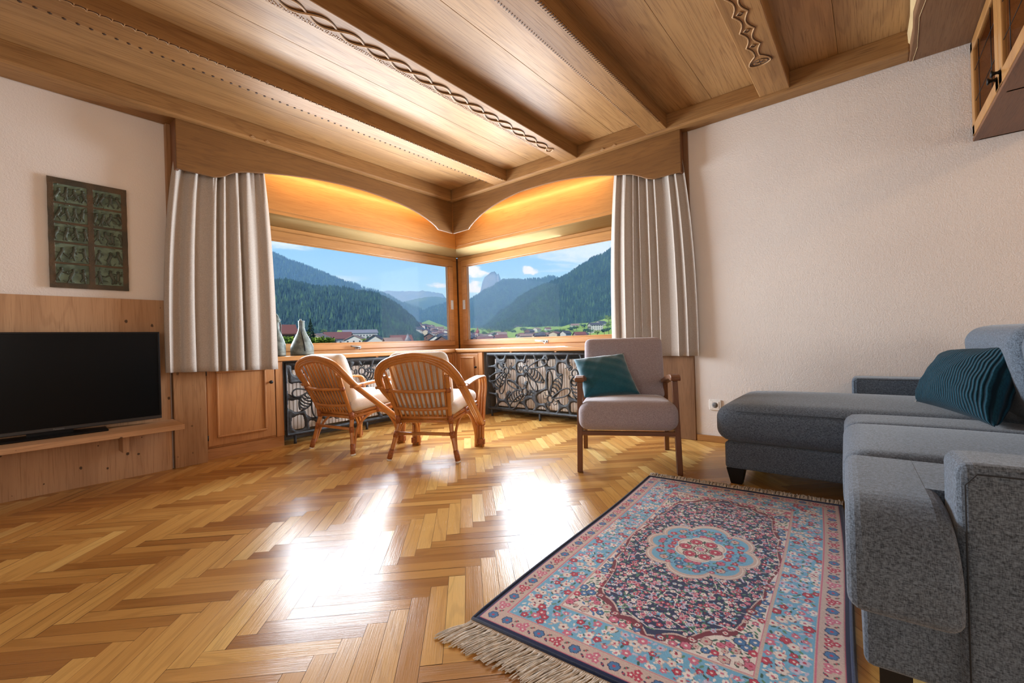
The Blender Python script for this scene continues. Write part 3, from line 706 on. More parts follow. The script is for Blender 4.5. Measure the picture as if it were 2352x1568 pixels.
# ------------------------------------------------------------------ low cabinets
def cab_door(t, P, u0, u1, z0, z1, knob_u, ax, hinge_u=None):
    """P(u,d,z): along the front, out of the front (negative = towards the room), height"""
    def B(mb, a0, a1, d0, d1, c0, c1):
        p = P(a0, d0, c0); q = P(a1, d1, c1); mb.box(min(p[0], q[0]), max(p[0], q[0]), min(p[1], q[1]), max(p[1], q[1]), min(p[2], q[2]), max(p[2], q[2]))
    m = MB(); B(m, u0, u1, -.02, 0, z0, z1); d = m.build('door', M['cabinetZ'], t, bevel=.005)
    iu0, iu1, iz0, iz1 = u0 + .062, u1 - .075, z0 + .062, z1 - .038
    if u1 - u0 < .45: iu0, iu1 = u0 + .06, u1 - .06
    m = MB(); w = .017
    B(m, iu0, iu1, -.034, -.019, iz0, iz0 + w); B(m, iu0, iu1, -.034, -.019, iz1 - w, iz1); B(m, iu0, iu0 + w, -.034, -.019, iz0 + w, iz1 - w); B(m, iu1 - w, iu1, -.034, -.019, iz0 + w, iz1 - w)
    m.build('moulding', M['cabinetZ'], d, bevel=.006, seg=3)
    m = MB(); B(m, iu0 + w, iu1 - w, -.023, -.019, iz0 + w, iz1 - w); m.build('panel', M['cabinetZ'], d)
    zk = z0 + (z1 - z0) * .745
    m = MB(); m.tube([P(knob_u, -.018, zk), P(knob_u, -.032, zk), P(knob_u, -.038, zk), P(knob_u, -.046, zk), P(knob_u, -.050, zk)], [.007, .006, .015, .015, .009], 14); m.build('knob', M['blackmetal'], d, label='dark round knob')
    if hinge_u is not None:
        m = MB()
        for zz in (z0 + .07, z1 - .05): m.tube([P(hinge_u, -.02, zz - .02), P(hinge_u, -.02, zz + .02)], .006, 8)
        m.build_split('hinge', M['blackmetal'], d)
def cabinets():
    PL = lambda u, d, z: (u, 4.075 + d, z)
    t = thing('low_cabinet', 'honey wood low cupboard with one panelled door left of the left radiator grille', 'cabinet', (1.45, 4.2, 0))
    m = MB(); m.box(1.146, 1.745, 4.075, WY - .022, .085, .746); m.build('body', M['cabinetZ'], t, bevel=.003)
    m = MB(); m.box(1.146, 1.745, 4.066, WY - .022, 0, .085); m.build('plinth', M['cabinetX'], t)
    m = MB(); m.box(1.682, 1.745, 4.052, 4.074, .087, .746); m.build('stile', M['cabinetZ'], t, bevel=.004)
    cab_door(t, PL, 1.165, 1.676, .102, .735, 1.638, 'x', 1.163)
    PR = lambda u, d, z: (3.862 + d, u, z)
    t = thing('corner_cabinet', 'honey wood corner cupboard with two small doors under the sill', 'cabinet', (3.95, 4.15, 0))
    m = MB(); m.prism([(3.47, 4.082), (3.862, 4.082), (3.862, 3.585), (4.15, 3.585), (4.15, 4.30), (3.47, 4.30)], lambda a, b, h: (a, b, h), .08, .746); m.build('body', M['cabinetZ'], t)
    m = MB(); m.prism([(3.47, 4.07), (3.85, 4.07), (3.85, 3.585), (4.15, 3.585), (4.15, 4.30), (3.47, 4.30)], lambda a, b, h: (a, b, h), 0, .079); m.build('plinth', M['cabinetX'], t)
    m = MB(); m.box(3.838, 3.861, 3.586, 3.652, .08, .746); m.box(3.838, 3.861, 4.03, 4.06, .08, .746); m.box(3.812, 3.838, 4.058, 4.081, .08, .746); m.box(3.47, 3.53, 4.058, 4.081, .08, .746); m.build_split('stile', M['cabinetZ'], t, bevel=.003)
    cab_door(t, PR, 3.66, 4.022, .092, .728, 3.69, 'y')
    PL2 = lambda u, d, z: (u, 4.082 + d, z)
    cab_door(t, PL2, 3.535, 3.805, .092, .728, 3.56, 'x')
    PR2 = lambda u, d, z: (3.862 + d, u, z)
    t = thing('low_cabinet', 'honey wood low cupboard behind the grey armchair, beside the right post', 'cabinet', (4.0, 1.69, 0))
    m = MB(); m.box(3.862, WX - .022, 1.406, 1.975, .085, .746); m.build('body', M['cabinetZ'], t, bevel=.003)
    m = MB(); m.box(3.853, WX - .022, 1.406, 1.975, 0, .085); m.build('plinth', M['cabinetY'], t)
    cab_door(t, PR2, 1.43, 1.93, .102, .735, 1.90, 'y')
cabinets()

# ------------------------------------------------------------------ radiators and bee grilles
def radiators():
    for lab, hor, a0, a1, pl in (('ribbed cream radiator behind the left bee grille', 'x', 1.80, 3.40, 4.15), ('ribbed cream radiator behind the right bee grille', 'y', 2.06, 3.47, 3.93)):
        t = thing('radiator', lab, 'radiator', ((a0 + a1) / 2, pl, 0) if hor == 'x' else (pl, (a0 + a1) / 2, 0), 0, 'radiators under the windows')
        m = MB(); n = int((a1 - a0) / .034)
        def B(mb, u0, u1, d0, d1, z0, z1):
            if hor == 'x': mb.box(u0, u1, pl + d0, pl + d1, z0, z1)
            else: mb.box(pl + d0, pl + d1, u0, u1, z0, z1)
        for i in range(n): B(m, a0 + i * .034, a0 + i * .034 + .028, -.012, .012, .11, .66)
        B(m, a0, a1, .0, .05, .11, .66); m.build('panel', M['radiator'], t, bevel=.004)
        m = MB()
        for u in (a0 + .15, a1 - .15): B(m, u - .012, u + .012, .055, .13 if hor == 'x' else .22, .28, .32)
        m.build_split('bracket', M['white'], t)
def bee_parts(T, P):
    (tx, tz), (hx, hz), (ax_, az), w1, w2 = P
    m = MB()
    def pt(a, b, d=0): return T(a, b, d)
    def loop(cx, cz, rx, rz, ang, rad, d=-.004, n=16):
        c, s_ = math.cos(ang), math.sin(ang)
        m.tube([pt(cx + rx * math.cos(k * 2 * PI / n) * c - rz * math.sin(k * 2 * PI / n) * s_, cz + rx * math.cos(k * 2 * PI / n) * s_ + rz * math.sin(k * 2 * PI / n) * c, d) for k in range(n)], rad, 6, closed=True)
    ang = math.atan2(tz - hz, tx - hx)
    loop(tx, tz, .036, .038, 0, .0092, -.008); loop(hx, hz, .014, .025, ang, .006, -.008); loop(hx + .006, hz - .004, .006, .010, ang, .004, -.010)
    # abdomen
    dx, dz = ax_ - tx, az - tz; L = math.hypot(dx, dz); ux, uz = dx / L, dz / L; nx, nz = -uz, ux
    def wd(t): return .058 * math.sin(PI * min(1, t * .82 + .16)) ** .8
    for sg in (1, -1): m.tube([pt(tx + ux * (.04 + (L - .04) * t) + nx * sg * wd(t), tz + uz * (.04 + (L - .04) * t) + nz * sg * wd(t), -.006) for t in [k / 12 for k in range(13)]], .0078, 6)
    for t in (.1, .27, .44, .6, .76):
        w = wd(t); m.tube([pt(tx + ux * (.04 + (L - .04) * (t + .10 * (1 - q * q))) + nx * q * w, tz + uz * (.04 + (L - .04) * (t + .10 * (1 - q * q))) + nz * q * w, -.006) for q in (-1, -.5, 0, .5, 1)], .0078, 6)
    for (wx, wz) in (w1, w2):
        dx, dz = wx - tx, wz - tz; L2 = math.hypot(dx, dz); a, b = dx / L2, dz / L2; c, d = -b, a; n = 26; pts = []
        for k in range(n + 1):
            th = 2 * PI * k / n - PI; q = (1 + math.cos(th)) / 2; ww = .046 * math.sin(th) * (.35 + .75 * q)
            pts.append(pt(tx + a * (.03 + (L2 - .03) * q) + c * ww, tz + b * (.03 + (L2 - .03) * q) + d * ww, -.014))
        m.tube(pts, .0078, 6)
    for sg in (1, -1):   # antennae and legs
        ox, oz = math.cos(ang + PI), math.sin(ang + PI); px_, pz_ = -oz * sg, ox * sg
        m.tube([pt(*p, -.008) for p in ((hx + ox * .012 + px_ * .01, hz + oz * .012 + pz_ * .01), (hx + ox * .035 + px_ * .022, hz + oz * .035 + pz_ * .022), (hx + ox * .045 + px_ * .045, hz + oz * .045 + pz_ * .045))], [.004, .0035, .005], 5)
        for q in (-.015, .025):
            m.tube([pt(*p, -.008) for p in ((tx - ox * q + px_ * .035, tz - oz * q + pz_ * .035), (tx - ox * (q - .02) + px_ * .07, tz - oz * (q - .02) + pz_ * .07), (tx - ox * (q + .01) + px_ * .092, tz - oz * (q + .01) + pz_ * .092))], [.004, .0038, .0055], 5)
    return m
def web(cells, BP, W, z0, z1, T):
    """cast honeycomb web: rounded where strands meet, every strand carried to the frame or to a bee"""
    segs = [(Vector(a), Vector(b)) for c in cells for a, b in zip(c[:-1], c[1:])]
    def near_seg(p, skip):
        best = (9, None)
        for k, (a, b) in enumerate(segs):
            if k in skip: continue
            d = b - a; t = max(0, min(1, (p - a).dot(d) / max(1e-9, d.length_squared))); q = a + d * t
            if (q - p).length < best[0]: best = ((q - p).length, q)
        return best
    extra = []; k = 0
    for c in cells:
        n = len(c) - 1
        for e, own in ((Vector(c[0]), k), (Vector(c[-1]), k + n - 1)):
            fd = min(e.x, W - e.x, z1 - e.y, e.y - z0)
            ds, qs = near_seg(e, {own}); dv = np.hypot(BP[:, 0] - e.x, BP[:, 1] - e.y); ib = int(dv.argmin())
            if min(fd, ds, dv[ib]) < .014: continue
            if dv[ib] <= min(ds, fd): extra.append((e, Vector(BP[ib])))
            elif fd <= ds:
                o = [Vector((0, e.y)), Vector((W, e.y)), Vector((e.x, z1)), Vector((e.x, z0))]; extra.append((e, min(o, key=lambda q: (q - e).length)))
            else: extra.append((e, qs))
        k += n
    allseg = segs + extra + [(Vector((0, z0)), Vector((W, z0))), (Vector((0, z1)), Vector((W, z1))), (Vector((0, z0)), Vector((0, z1))), (Vector((W, z0)), Vector((W, z1)))]
    st = .0042; nx, nz = int(W / st), int((z1 - z0) / st); X, Z = np.meshgrid(np.linspace(0, W, nx + 1), np.linspace(z0, z1, nz + 1)); acc = np.zeros_like(X); K = 85.0
    for a, b in allseg:
        dx, dz = b.x - a.x, b.y - a.y; t = np.clip(((X - a.x) * dx + (Z - a.y) * dz) / max(1e-9, dx * dx + dz * dz), 0, 1)
        acc += np.exp(-K * np.hypot(X - a.x - t * dx, Z - a.y - t * dz))
    F = -np.log(acc + 1e-12) / K - .0084 + .0012 * np.sin(X * 61) * np.sin(Z * 47)      # below zero inside the web
    inside = F < .003; h = .009 * np.sqrt(np.clip((.003 - F) / .012, 0, 1)) + .0015; m = MB(); idf = {}; idb = {}; vs = []; fs = []
    def vf(i, j):
        if (i, j) not in idf: idf[(i, j)] = len(vs); vs.append(T(X[j, i], Z[j, i], -h[j, i]))
        return idf[(i, j)]
    def vb(i, j):
        if (i, j) not in idb: idb[(i, j)] = len(vs); vs.append(T(X[j, i], Z[j, i], .006))
        return idb[(i, j)]
    occ = inside[:-1, :-1].astype(int) + inside[1:, :-1] + inside[:-1, 1:] + inside[1:, 1:] >= 2
    for j in range(nz):
        for i in range(nx):
            if not occ[j, i]: continue
            fs.append((vf(i, j), vf(i + 1, j), vf(i + 1, j + 1), vf(i, j + 1)))
            for (di, dj, p, q) in ((-1, 0, (i, j + 1), (i, j)), (1, 0, (i + 1, j), (i + 1, j + 1)), (0, -1, (i, j), (i + 1, j)), (0, 1, (i + 1, j + 1), (i, j + 1))):
                a, b = i + di, j + dj
                if 0 <= a < nx and 0 <= b < nz and not occ[b, a]: fs.append((vf(*q), vf(*p), vb(*p), vb(*q)))
    m.add(vs, fs, True)
    return m
def grilles():
    beesR = [[(.285, .532), (.347, .564), (.095, .309), (.039, .423), (.195, .269)], [(.559, .555), (.49, .56), (.798, .423), (.856, .647), (.707, .325)], [(.538, .305), (.606, .302), (.292, .199), (.301, .419), (.337, .107)],
             [(.873, .245), (.847, .191), (1.023, .494), (.877, .542), (1.124, .35)], [(1.183, .52), (1.132, .569), (1.199, .259), (1.161, .40), (1.331, .43)]]
    cellsR = [[(.008, .735), (.12, .715), (.16, .644), (.123, .58), (.002, .572)], [(.123, .58), (.155, .529), (.04, .449)], [(.0, .402), (.064, .392), (.088, .347)], [(.0, .265), (.118, .252), (.154, .184), (.113, .111)], [(.16, .644), (.252, .645), (.288, .72)], [(.252, .645), (.217, .594)], [(.401, .72), (.446, .645), (.411, .571), (.448, .491), (.533, .493)], [(.446, .645), (.539, .64), (.573, .719)], [(.448, .491), (.413, .398)], [(.671, .718), (.705, .64)], [(.808, .676), (.831, .717)], [(.943, .717), (.981, .642), (1.082, .637), (1.111, .716)], [(.981, .642), (.951, .572), (.846, .565), (.826, .594)], [(.951, .572), (.976, .498)], [(.846, .565), (.828, .442), (.824, .354), (.736, .314), (.684, .3), (.667, .233), (.702, .17), (.796, .176), (.843, .103)], [(1.082, .637), (1.107, .592)], [(.154, .184), (.259, .19), (.286, .267)], [(.259, .19), (.329, .101)], [(.521, .182), (.564, .106)], [(.459, .178), (.521, .182), (.555, .245)], [(.702, .17), (.662, .107)], [(.585, .246), (.653, .25), (.674, .222)], [(.955, .1), (.998, .172), (1.085, .178), (1.116, .102)], [(.998, .172), (.966, .228)], [(1.085, .178), (1.121, .248), (1.198, .242)], [(1.121, .248), (1.09, .292)], [(.561, .403), (.551, .354)], [(.413, .398), (.293, .425)], [(.16, .644), (.21, .60), (.252, .55)], [(.04, .449), (.0, .45)], [(.088, .347), (.13, .33)], [(.533, .493), (.555, .535)], [(.705, .64), (.70, .59)], [(.831, .717), (.856, .66)], [(.826, .594), (.79, .63)], [(.976, .498), (1.02, .50)], [(.286, .267), (.31, .285)], [(.329, .101), (.337, .09)], [(.555, .245), (.55, .28)], [(.413, .398), (.435, .34)], [(1.107, .592), (1.14, .575)], [(.155, .529), (.20, .53)], [(.411, .571), (.36, .565)], [(.653, .25), (.684, .30)], [(.684, .30), (.62, .31)], [(.702, .17), (.667, .233)], [(1.24, .72), (1.27, .64), (1.36, .64), (1.49, .66)], [(1.30, .10), (1.33, .18), (1.44, .2)]]
    beesL = [[(.228, .461), (.277, .40), (.126, .295), (.051, .452), (.279, .208)], [(.759, .604), (.689, .601), (.972, .523), (.995, .628), (.786, .466)], [(.56, .30), (.50, .36), (.70, .16), (.62, .42), (.45, .18)], [(1.22, .33), (1.15, .38), (1.38, .20), (1.35, .50), (1.08, .20)], [(1.38, .60), (1.46, .62), (1.20, .52), (1.45, .45), (1.25, .68)]]
    cellsL = [[(.03, .69), (.055, .598), (.173, .574), (.189, .64), (.14, .70)], [(.173, .574), (.193, .522)], [(.023, .428), (.056, .41), (.126, .402)], [(.032, .288), (.066, .262), (.15, .271), (.184, .208), (.181, .123), (.109, .093)], [(.184, .208), (.286, .185), (.325, .231)], [(.286, .185), (.32, .10)], [(.03, .274), (.028, .136), (.075, .099)], [(.054, .564), (.173, .553)], [(.613, .73), (.654, .689), (.62, .62), (.52, .60), (.46, .66), (.48, .72)], [(.52, .60), (.48, .52), (.36, .52), (.30, .60), (.32, .72)], [(.30, .60), (.19, .62)], [(.715, .725), (.757, .667)], [(.894, .716), (.873, .644)], [(1.04, .72), (1.07, .63), (1.17, .60), (1.22, .68)], [(1.07, .63), (1.0, .55)], [(.40, .36), (.46, .29), (.42, .20), (.36, .19)], [(.75, .10), (.80, .19), (.92, .20), (.97, .11)], [(.92, .20), (.98, .29), (.93, .40), (.83, .42)], [(.98, .29), (1.08, .33)], [(1.10, .10), (1.14, .18)], [(1.42, .10), (1.48, .2), (1.58, .22)], [(1.48, .35), (1.60, .38)], [(1.50, .55), (1.61, .53)]]
    for lab, W, T, B_, C_, feet, loc in (('black cast iron radiator grille with bees and honeycomb under the left window', 1.63, lambda s, z, d=0: (1.765 + s, 4.052 + d, z), beesL, cellsL, (.07, .80, 1.5), (2.5, 4.05, 0)),
                                        ('black cast iron radiator grille with bees and honeycomb under the right window', 1.49, lambda s, z, d=0: (3.836 + d, 3.495 - s, z), beesR, cellsR, (.045, .73, 1.4), (3.83, 2.8, 0))):
        t = thing('radiator_grille', lab, 'radiator grille', loc, 0, 'bee grilles in front of the radiators')
        m = MB()
        z0, z1 = .088, .722
        m.tube([T(0, z0), T(W, z0), T(W, z1), T(0, z1)], .017, 8, closed=True)
        m.tube([T(.012, z0 + .012), T(W, z0 + .012)], .010, 6); m.tube([T(0, z1 - .012), T(W, z1 - .012)], .010, 6); m.build('frame', M['iron'], t)
        bee_m = [bee_parts(T, b) for b in B_]
        left = lab.endswith('left window')
        BP = np.array([((v[0] - 1.765, v[2]) if left else (3.495 - v[1], v[2])) for q in bee_m for v in q.v[::3]])
        web(C_, BP, W, z0, z1, T).build('honeycomb', M['iron'], t)
        for q in bee_m: q.build('bee', M['iron'], t)
        for f in feet:
            m = MB(); m.tube([T(f, z0), T(f, .02), T(f, 0.0)], [.013, .012, .014], 8); m.build('foot', M['iron'], t)
        m = MB()
        for f in (.35, .95):
            p = T(f, .735, .012); m.box(p[0] - .012, p[0] + .012, p[1] - .012, p[1] + .012, .722, .748)
        m.build_split('peg', M['cabinetZ'], t, label='small wooden peg')
radiators(); grilles()

# ------------------------------------------------------------------ television wall
def text_part(name, txt, size, loc, rot, mat, parent, depth=.0006):
    cu = bpy.data.curves.new(name, 'FONT'); cu.body = txt; cu.size = size; cu.extrude = depth; cu.align_x = 'CENTER'
    o = bpy.data.objects.new(name, cu); COL.objects.link(o); bpy.context.view_layer.update()
    me = bpy.data.meshes.new_from_object(o.evaluated_get(bpy.context.evaluated_depsgraph_get()))
    bpy.data.objects.remove(o); me.materials.clear(); me.materials.append(mat)
    p = bpy.data.objects.new(name, me); COL.objects.link(p); p.parent = parent; p.rotation_euler = rot
    p.location = Vector(loc) - parent.location
    return p
def tv_wall():
    m = MB(); x = XB
    while x < .92:
        x1 = min(x + .98, .922); m.box(x, x1 - .0006, 3.998, YW - .001, 0, 1.238); x = x1
    o = m.build('wall_panel', M['knottyZ'], bevel=.0015, seg=1); tag(o, 'waist high knotty oak wall panelling behind the television', 'wall panel')
    t = thing('television_shelf', 'thin knotty oak floating shelf under the television', 'shelf', (0, 3.99, .335))
    m = MB(); m.prism([(-1.4, 3.997), (-1.4, 3.625), (.908, 3.625), (.93, 3.997)], lambda a, b, h: (a, b, h), .335, .367); m.build('board', M['knottyX'], t, bevel=.0015)
    for x in (-.75, .642):
        m = MB(); m.box(x - .018, x + .018, 3.86, 3.997, .20, .3345); m.build('bracket', M['knottyZ'], t, bevel=.002)
    t = thing('television', 'black flat screen television on the oak shelf', 'television', (.32, 3.93, .367))
    x0, x1, y0, z0, z1 = -.205, .845, 3.90, .397, 1.005
    m = MB(); m.box(x0, x1, y0 + .008, y0 + .05, z0, z1); m.box(x0 + .2, x1 - .2, y0 + .05, y0 + .075, z0 + .08, z1 - .2); m.build('casing', M['bezel'], t, bevel=.003)
    m = MB(); m.box(x0 + .012, x1 - .012, y0 + .0035, y0 + .0085, z0 + .022, z1 - .012); m.build('screen', M['screen'], t)
    m = MB(); m.box(x0, x1, y0, y0 + .009, z1 - .012, z1); m.box(x0, x0 + .012, y0, y0 + .009, z0 + .022, z1 - .012); m.box(x1 - .012, x1, y0, y0 + .009, z0 + .022, z1 - .012); m.build('bezel', M['blackgloss'], t, bevel=.002)
    m = MB(); m.box(x0, x1, y0 - .001, y0 + .009, z0, z0 + .022); m.build('lower_bezel', M['bezel'], t, bevel=.003)
    m = MB(); m.prism([(.06, 3.80), (.55, 3.80), (.562, 3.985), (.06, 3.985)], lambda a, b, h: (a, b, h), .368, .379); m.build('stand', M['blackgloss'], t, bevel=.004)
    m = MB(); m.box(.20, .40, 3.912, 3.95, .378, .42); m.build('neck', M['blackgloss'], t)
    text_part('lettering', 'Panasonic', .0125, (.335, y0 - .0015, z0 + .0065), (PI / 2, 0, 0), M['silver'], t)
tv_wall()

def relief():
    x0, x1, z0, z1 = .323, .708, 1.294, 2.0
    nu, nv = 150, 270; U, V = np.meshgrid(np.linspace(0, 1, nu + 1), np.linspace(0, 1, nv + 1))
    rng = np.random.default_rng(11)
    H = np.zeros_like(U); FR = np.ones_like(U)
    rows = [(.045, .215), (.235, .405), (.425, .585), (.605, .765), (.785, .945)]
    AX, AZ = (x1 - x0), (z1 - z0)
    for c in range(2):
        u0, u1 = (.075, .475) if c == 0 else (.555, .925)
        for (v0, v1) in rows:
            ins = (U > u0) & (U < u1) & (V > v0) & (V < v1); FR[ins] = 0; H[ins] = -.004
            def stroke(ax, ay, bx, by, r, h):
                P = np.stack([U * AX, V * AZ], -1); A = np.array([ax * AX, ay * AZ]); B = np.array([bx * AX, by * AZ]); d = B - A
                t = np.clip(((P - A) @ d) / (d @ d + 1e-9), 0, 1); q = A + t[..., None] * d; D = np.linalg.norm(P - q, axis=-1)
                b = h * np.sqrt(np.clip(1 - (D / r) ** 2, 0, 1)); H[ins] = np.maximum(H, b - .004)[ins]
            n = rng.integers(3, 5)
            for k in range(n):    # small generic figures: head, body, limbs
                cx = u0 + (u1 - u0) * (k + .5 + rng.uniform(-.2, .2)) / n; hh = (v1 - v0); cy = v0 + hh * rng.uniform(.3, .45)
                lean = rng.uniform(-.05, .05)
                stroke(cx, cy + hh * .38, cx + .001, cy + hh * .38, .0095, .009)
                stroke(cx, cy + hh * .25, cx + lean, cy - hh * .05, .011, .007)
                for s in (-1, 1):
                    stroke(cx, cy + hh * .2, cx + s * rng.uniform(.03, .07), cy + hh * rng.uniform(-.1, .3), .005, .006)
                    stroke(cx + lean, cy - hh * .02, cx + lean + s * rng.uniform(.01, .05), cy - hh * rng.uniform(.22, .32), .0055, .006)
            for k in range(9):
                ax = rng.uniform(u0, u1); ay = rng.uniform(v0, v1); stroke(ax, ay, ax + rng.uniform(-.07, .07), ay + rng.uniform(-.02, .02), .0035, .004)
    H += rng.normal(0, .0003, H.shape)
    X = x0 + U * AX; Z = z0 + V * AZ; Yv = YW - .018 - H * 1.7
    w = (np.sin(V * 23) * .0005 + np.sin(V * 51) * .0003); X = X + np.where(U < .02, w, 0) + np.where(U > .98, -w, 0)
    mb = MB(); vs = list(zip(X.ravel(), Yv.ravel(), Z.ravel())); fs = []
    for j in range(nv):
        for i in range(nu): a = j * (nu + 1) + i; fs.append((a, a + 1, a + nu + 2, a + nu + 1))
    mb.add(vs, fs, True)
    o = mb.build('relief_plaque', M['bronze'])
    me = o.data
    a = me.attributes.new('relief', 'FLOAT', 'POINT'); a.data.foreach_set('value', np.clip((H + .004) / .010, 0, 1).astype(np.float32).ravel())
    a = me.attributes.new('frame', 'FLOAT', 'POINT'); a.data.foreach_set('value', FR.astype(np.float32).ravel())
    b = MB(); b.box(x0 + .003, x1 - .003, YW - .0135, YW - .0005, z0 + .003, z1 - .003); b.build('backing', M['bronze'], o, world=False)
    tag(o, 'green bronze relief plaque with two columns of figure panels on the white wall', 'wall plaque')
relief()

def socket():
    t = thing('wall_socket', 'white wall power socket low on the right wall', 'socket', (XW, .981, .30))
    m = MB(); m.box(XW - .010, XW, .936, 1.026, .258, .342); m.build('frame', M['white'], t, bevel=.004, seg=3)
    m = MB(); m.box(XW - .013, XW - .009, .951, 1.011, .272, .328); m.build('insert', M['white'], t, bevel=.003)
    m = MB(); m.tube([(XW - .0135, .981, .30), (XW - .0145, .981, .30)], [.022, .0215], 28); m.build('well', M['nichewall'], t, label='grey round socket well')
    m = MB()
    for dy in (-.0095, .0095): m.tube([(XW - .0146, .981 + dy, .30), (XW - .0152, .981 + dy, .30)], .003, 10)
    m.build_split('hole', M['hole'], t)
socket()

# ------------------------------------------------------------------ curtains
def curtains():
    def fold(u, ph, n): 
        p = 2 * PI * (n * u + .22 * math.sin(2 * PI * 1.7 * u + ph) + .12 * math.sin(2 * PI * 4.1 * u + 2 * ph)); c = math.cos(p); return .85 * c + .15 * math.cos(2 * p + ph)
    def left(u, v):
        e = 1 - (1 - v) ** 2.6; xt = .985 + .605 * u; xb = .872 + .775 * u; x = xt * (1 - e) + xb * e
        z = 2.40 - v * (2.40 - (.712 - .026 * u)); A = .034 * (1 - .6 * max(0, (u - .78) / .22)) * (.75 + .25 * v)
        f = fold(u, .4, 7) ; pl = fold(u, 1.1, 15) * .010 * max(0, 1 - v * 5)
        return (x + .012 * math.sin(2 * PI * 9 * u + 1) * v, 3.926 + A * f + pl, z)
    m = MB(); m.grid(left, 260, 36); o = m.build('curtain', M['curtain'], solid=.0022)
    tag(o, 'gathered beige linen curtain left of the windows, beside the television', 'curtain', 'gathered linen curtains')
    def right(u, v):
        e = 1 - (1 - v) ** 2.6; yt = 1.775 - .60 * u; yb = 1.852 - .775 * u; y = yt * (1 - e) + yb * e
        z = 2.40 - v * (2.40 - .697); A = (.021 + .010 * max(0, min(1, (.62 - u) * 4))) * (.8 + .2 * v) * (1 - .4 * max(0, (.2 - u) / .2))
        f = fold(u, 2.0, 8.5); pl = fold(u, .3, 20) * .008 * max(0, 1 - v * 5)
        return (3.7250 + .010 * max(0, min(1, (.62 - u) * 4)) + A * f + pl * .4, y + .012 * math.sin(2 * PI * 10 * u) * v, z)
    m = MB(); m.grid(right, 260, 36); o = m.build('curtain', M['curtain'], solid=.0022)
    tag(o, 'gathered beige linen curtain right of the windows, behind the grey armchair', 'curtain', 'gathered linen curtains')
curtains()

# ------------------------------------------------------------------ zinc jugs on the sill
def vases():
    prof = [(.104, 0), (.106, .02), (.104, .03), (.106, .034), (.104, .075), (.097, .10), (.083, .128), (.066, .165), (.045, .205), (.032, .238), (.027, .27), (.028, .315), (.030, .322), (.029, .326), (.024, .327)]
    t = thing('zinc_jug', 'weathered zinc jug with a flat lid on the sill beside the curtain', 'jug', (1.972, 4.155, .79), 0, 'zinc jugs on the sill')
    m = MB(); m.lathe(prof, (1.972, 4.155, .79), 40, 1, .75); m.build('body', M['vase'], t)
    m = MB(); m.tube([(1.965, 4.155, 1.115), (1.965, 4.155, 1.124), (1.965, 4.155, 1.134)], [.007, .009, .006], 10); m.build('lid_knob', M['vase'], t)
    m = MB(); m.tube(smooth([(1.957, 4.133, 1.108), (1.957, 4.125, 1.0), (1.957, 4.095, .93), (1.957, 4.072, .865), (1.957, 4.068, .83)], 5), .0055, 8); m.build('strap', M['blackmetal'], t, label='dark vertical strap')
    cx = 1.745
    t = thing('zinc_jug', 'weathered zinc jug with a pointed spout hood, half behind the left curtain', 'jug', (cx, 4.16, .79), 0, 'zinc jugs on the sill')
    prof2 = [(.072, 0), (.074, .02), (.072, .03), (.074, .035), (.073, .105), (.060, .15), (.042, .20), (.027, .245), (.025, .29), (.030, .325)]
    m = MB(); m.lathe(prof2, (cx, 4.16, .79), 36); m.build('body', M['vase'], t)
    m = MB(); m.lathe([(.031, .322), (.030, .33), (.018, .362), (.008, .380), (.002, .388)], (cx + .004, 4.16, .79), 24, 1.1, .8); m.build('hood', M['vase'], t)
    m = MB(); m.tube(smooth([(cx + .028, 4.15, 1.105), (cx + .038, 4.15, 1.07), (cx + .034, 4.15, 1.03), (cx + .04, 4.15, .99)], 5), .005, 8); m.tube([(cx + .028, 4.15, 1.112), (cx + .042, 4.148, 1.122)], .003, 6); m.build('handle', M['vase'], t)
vases()

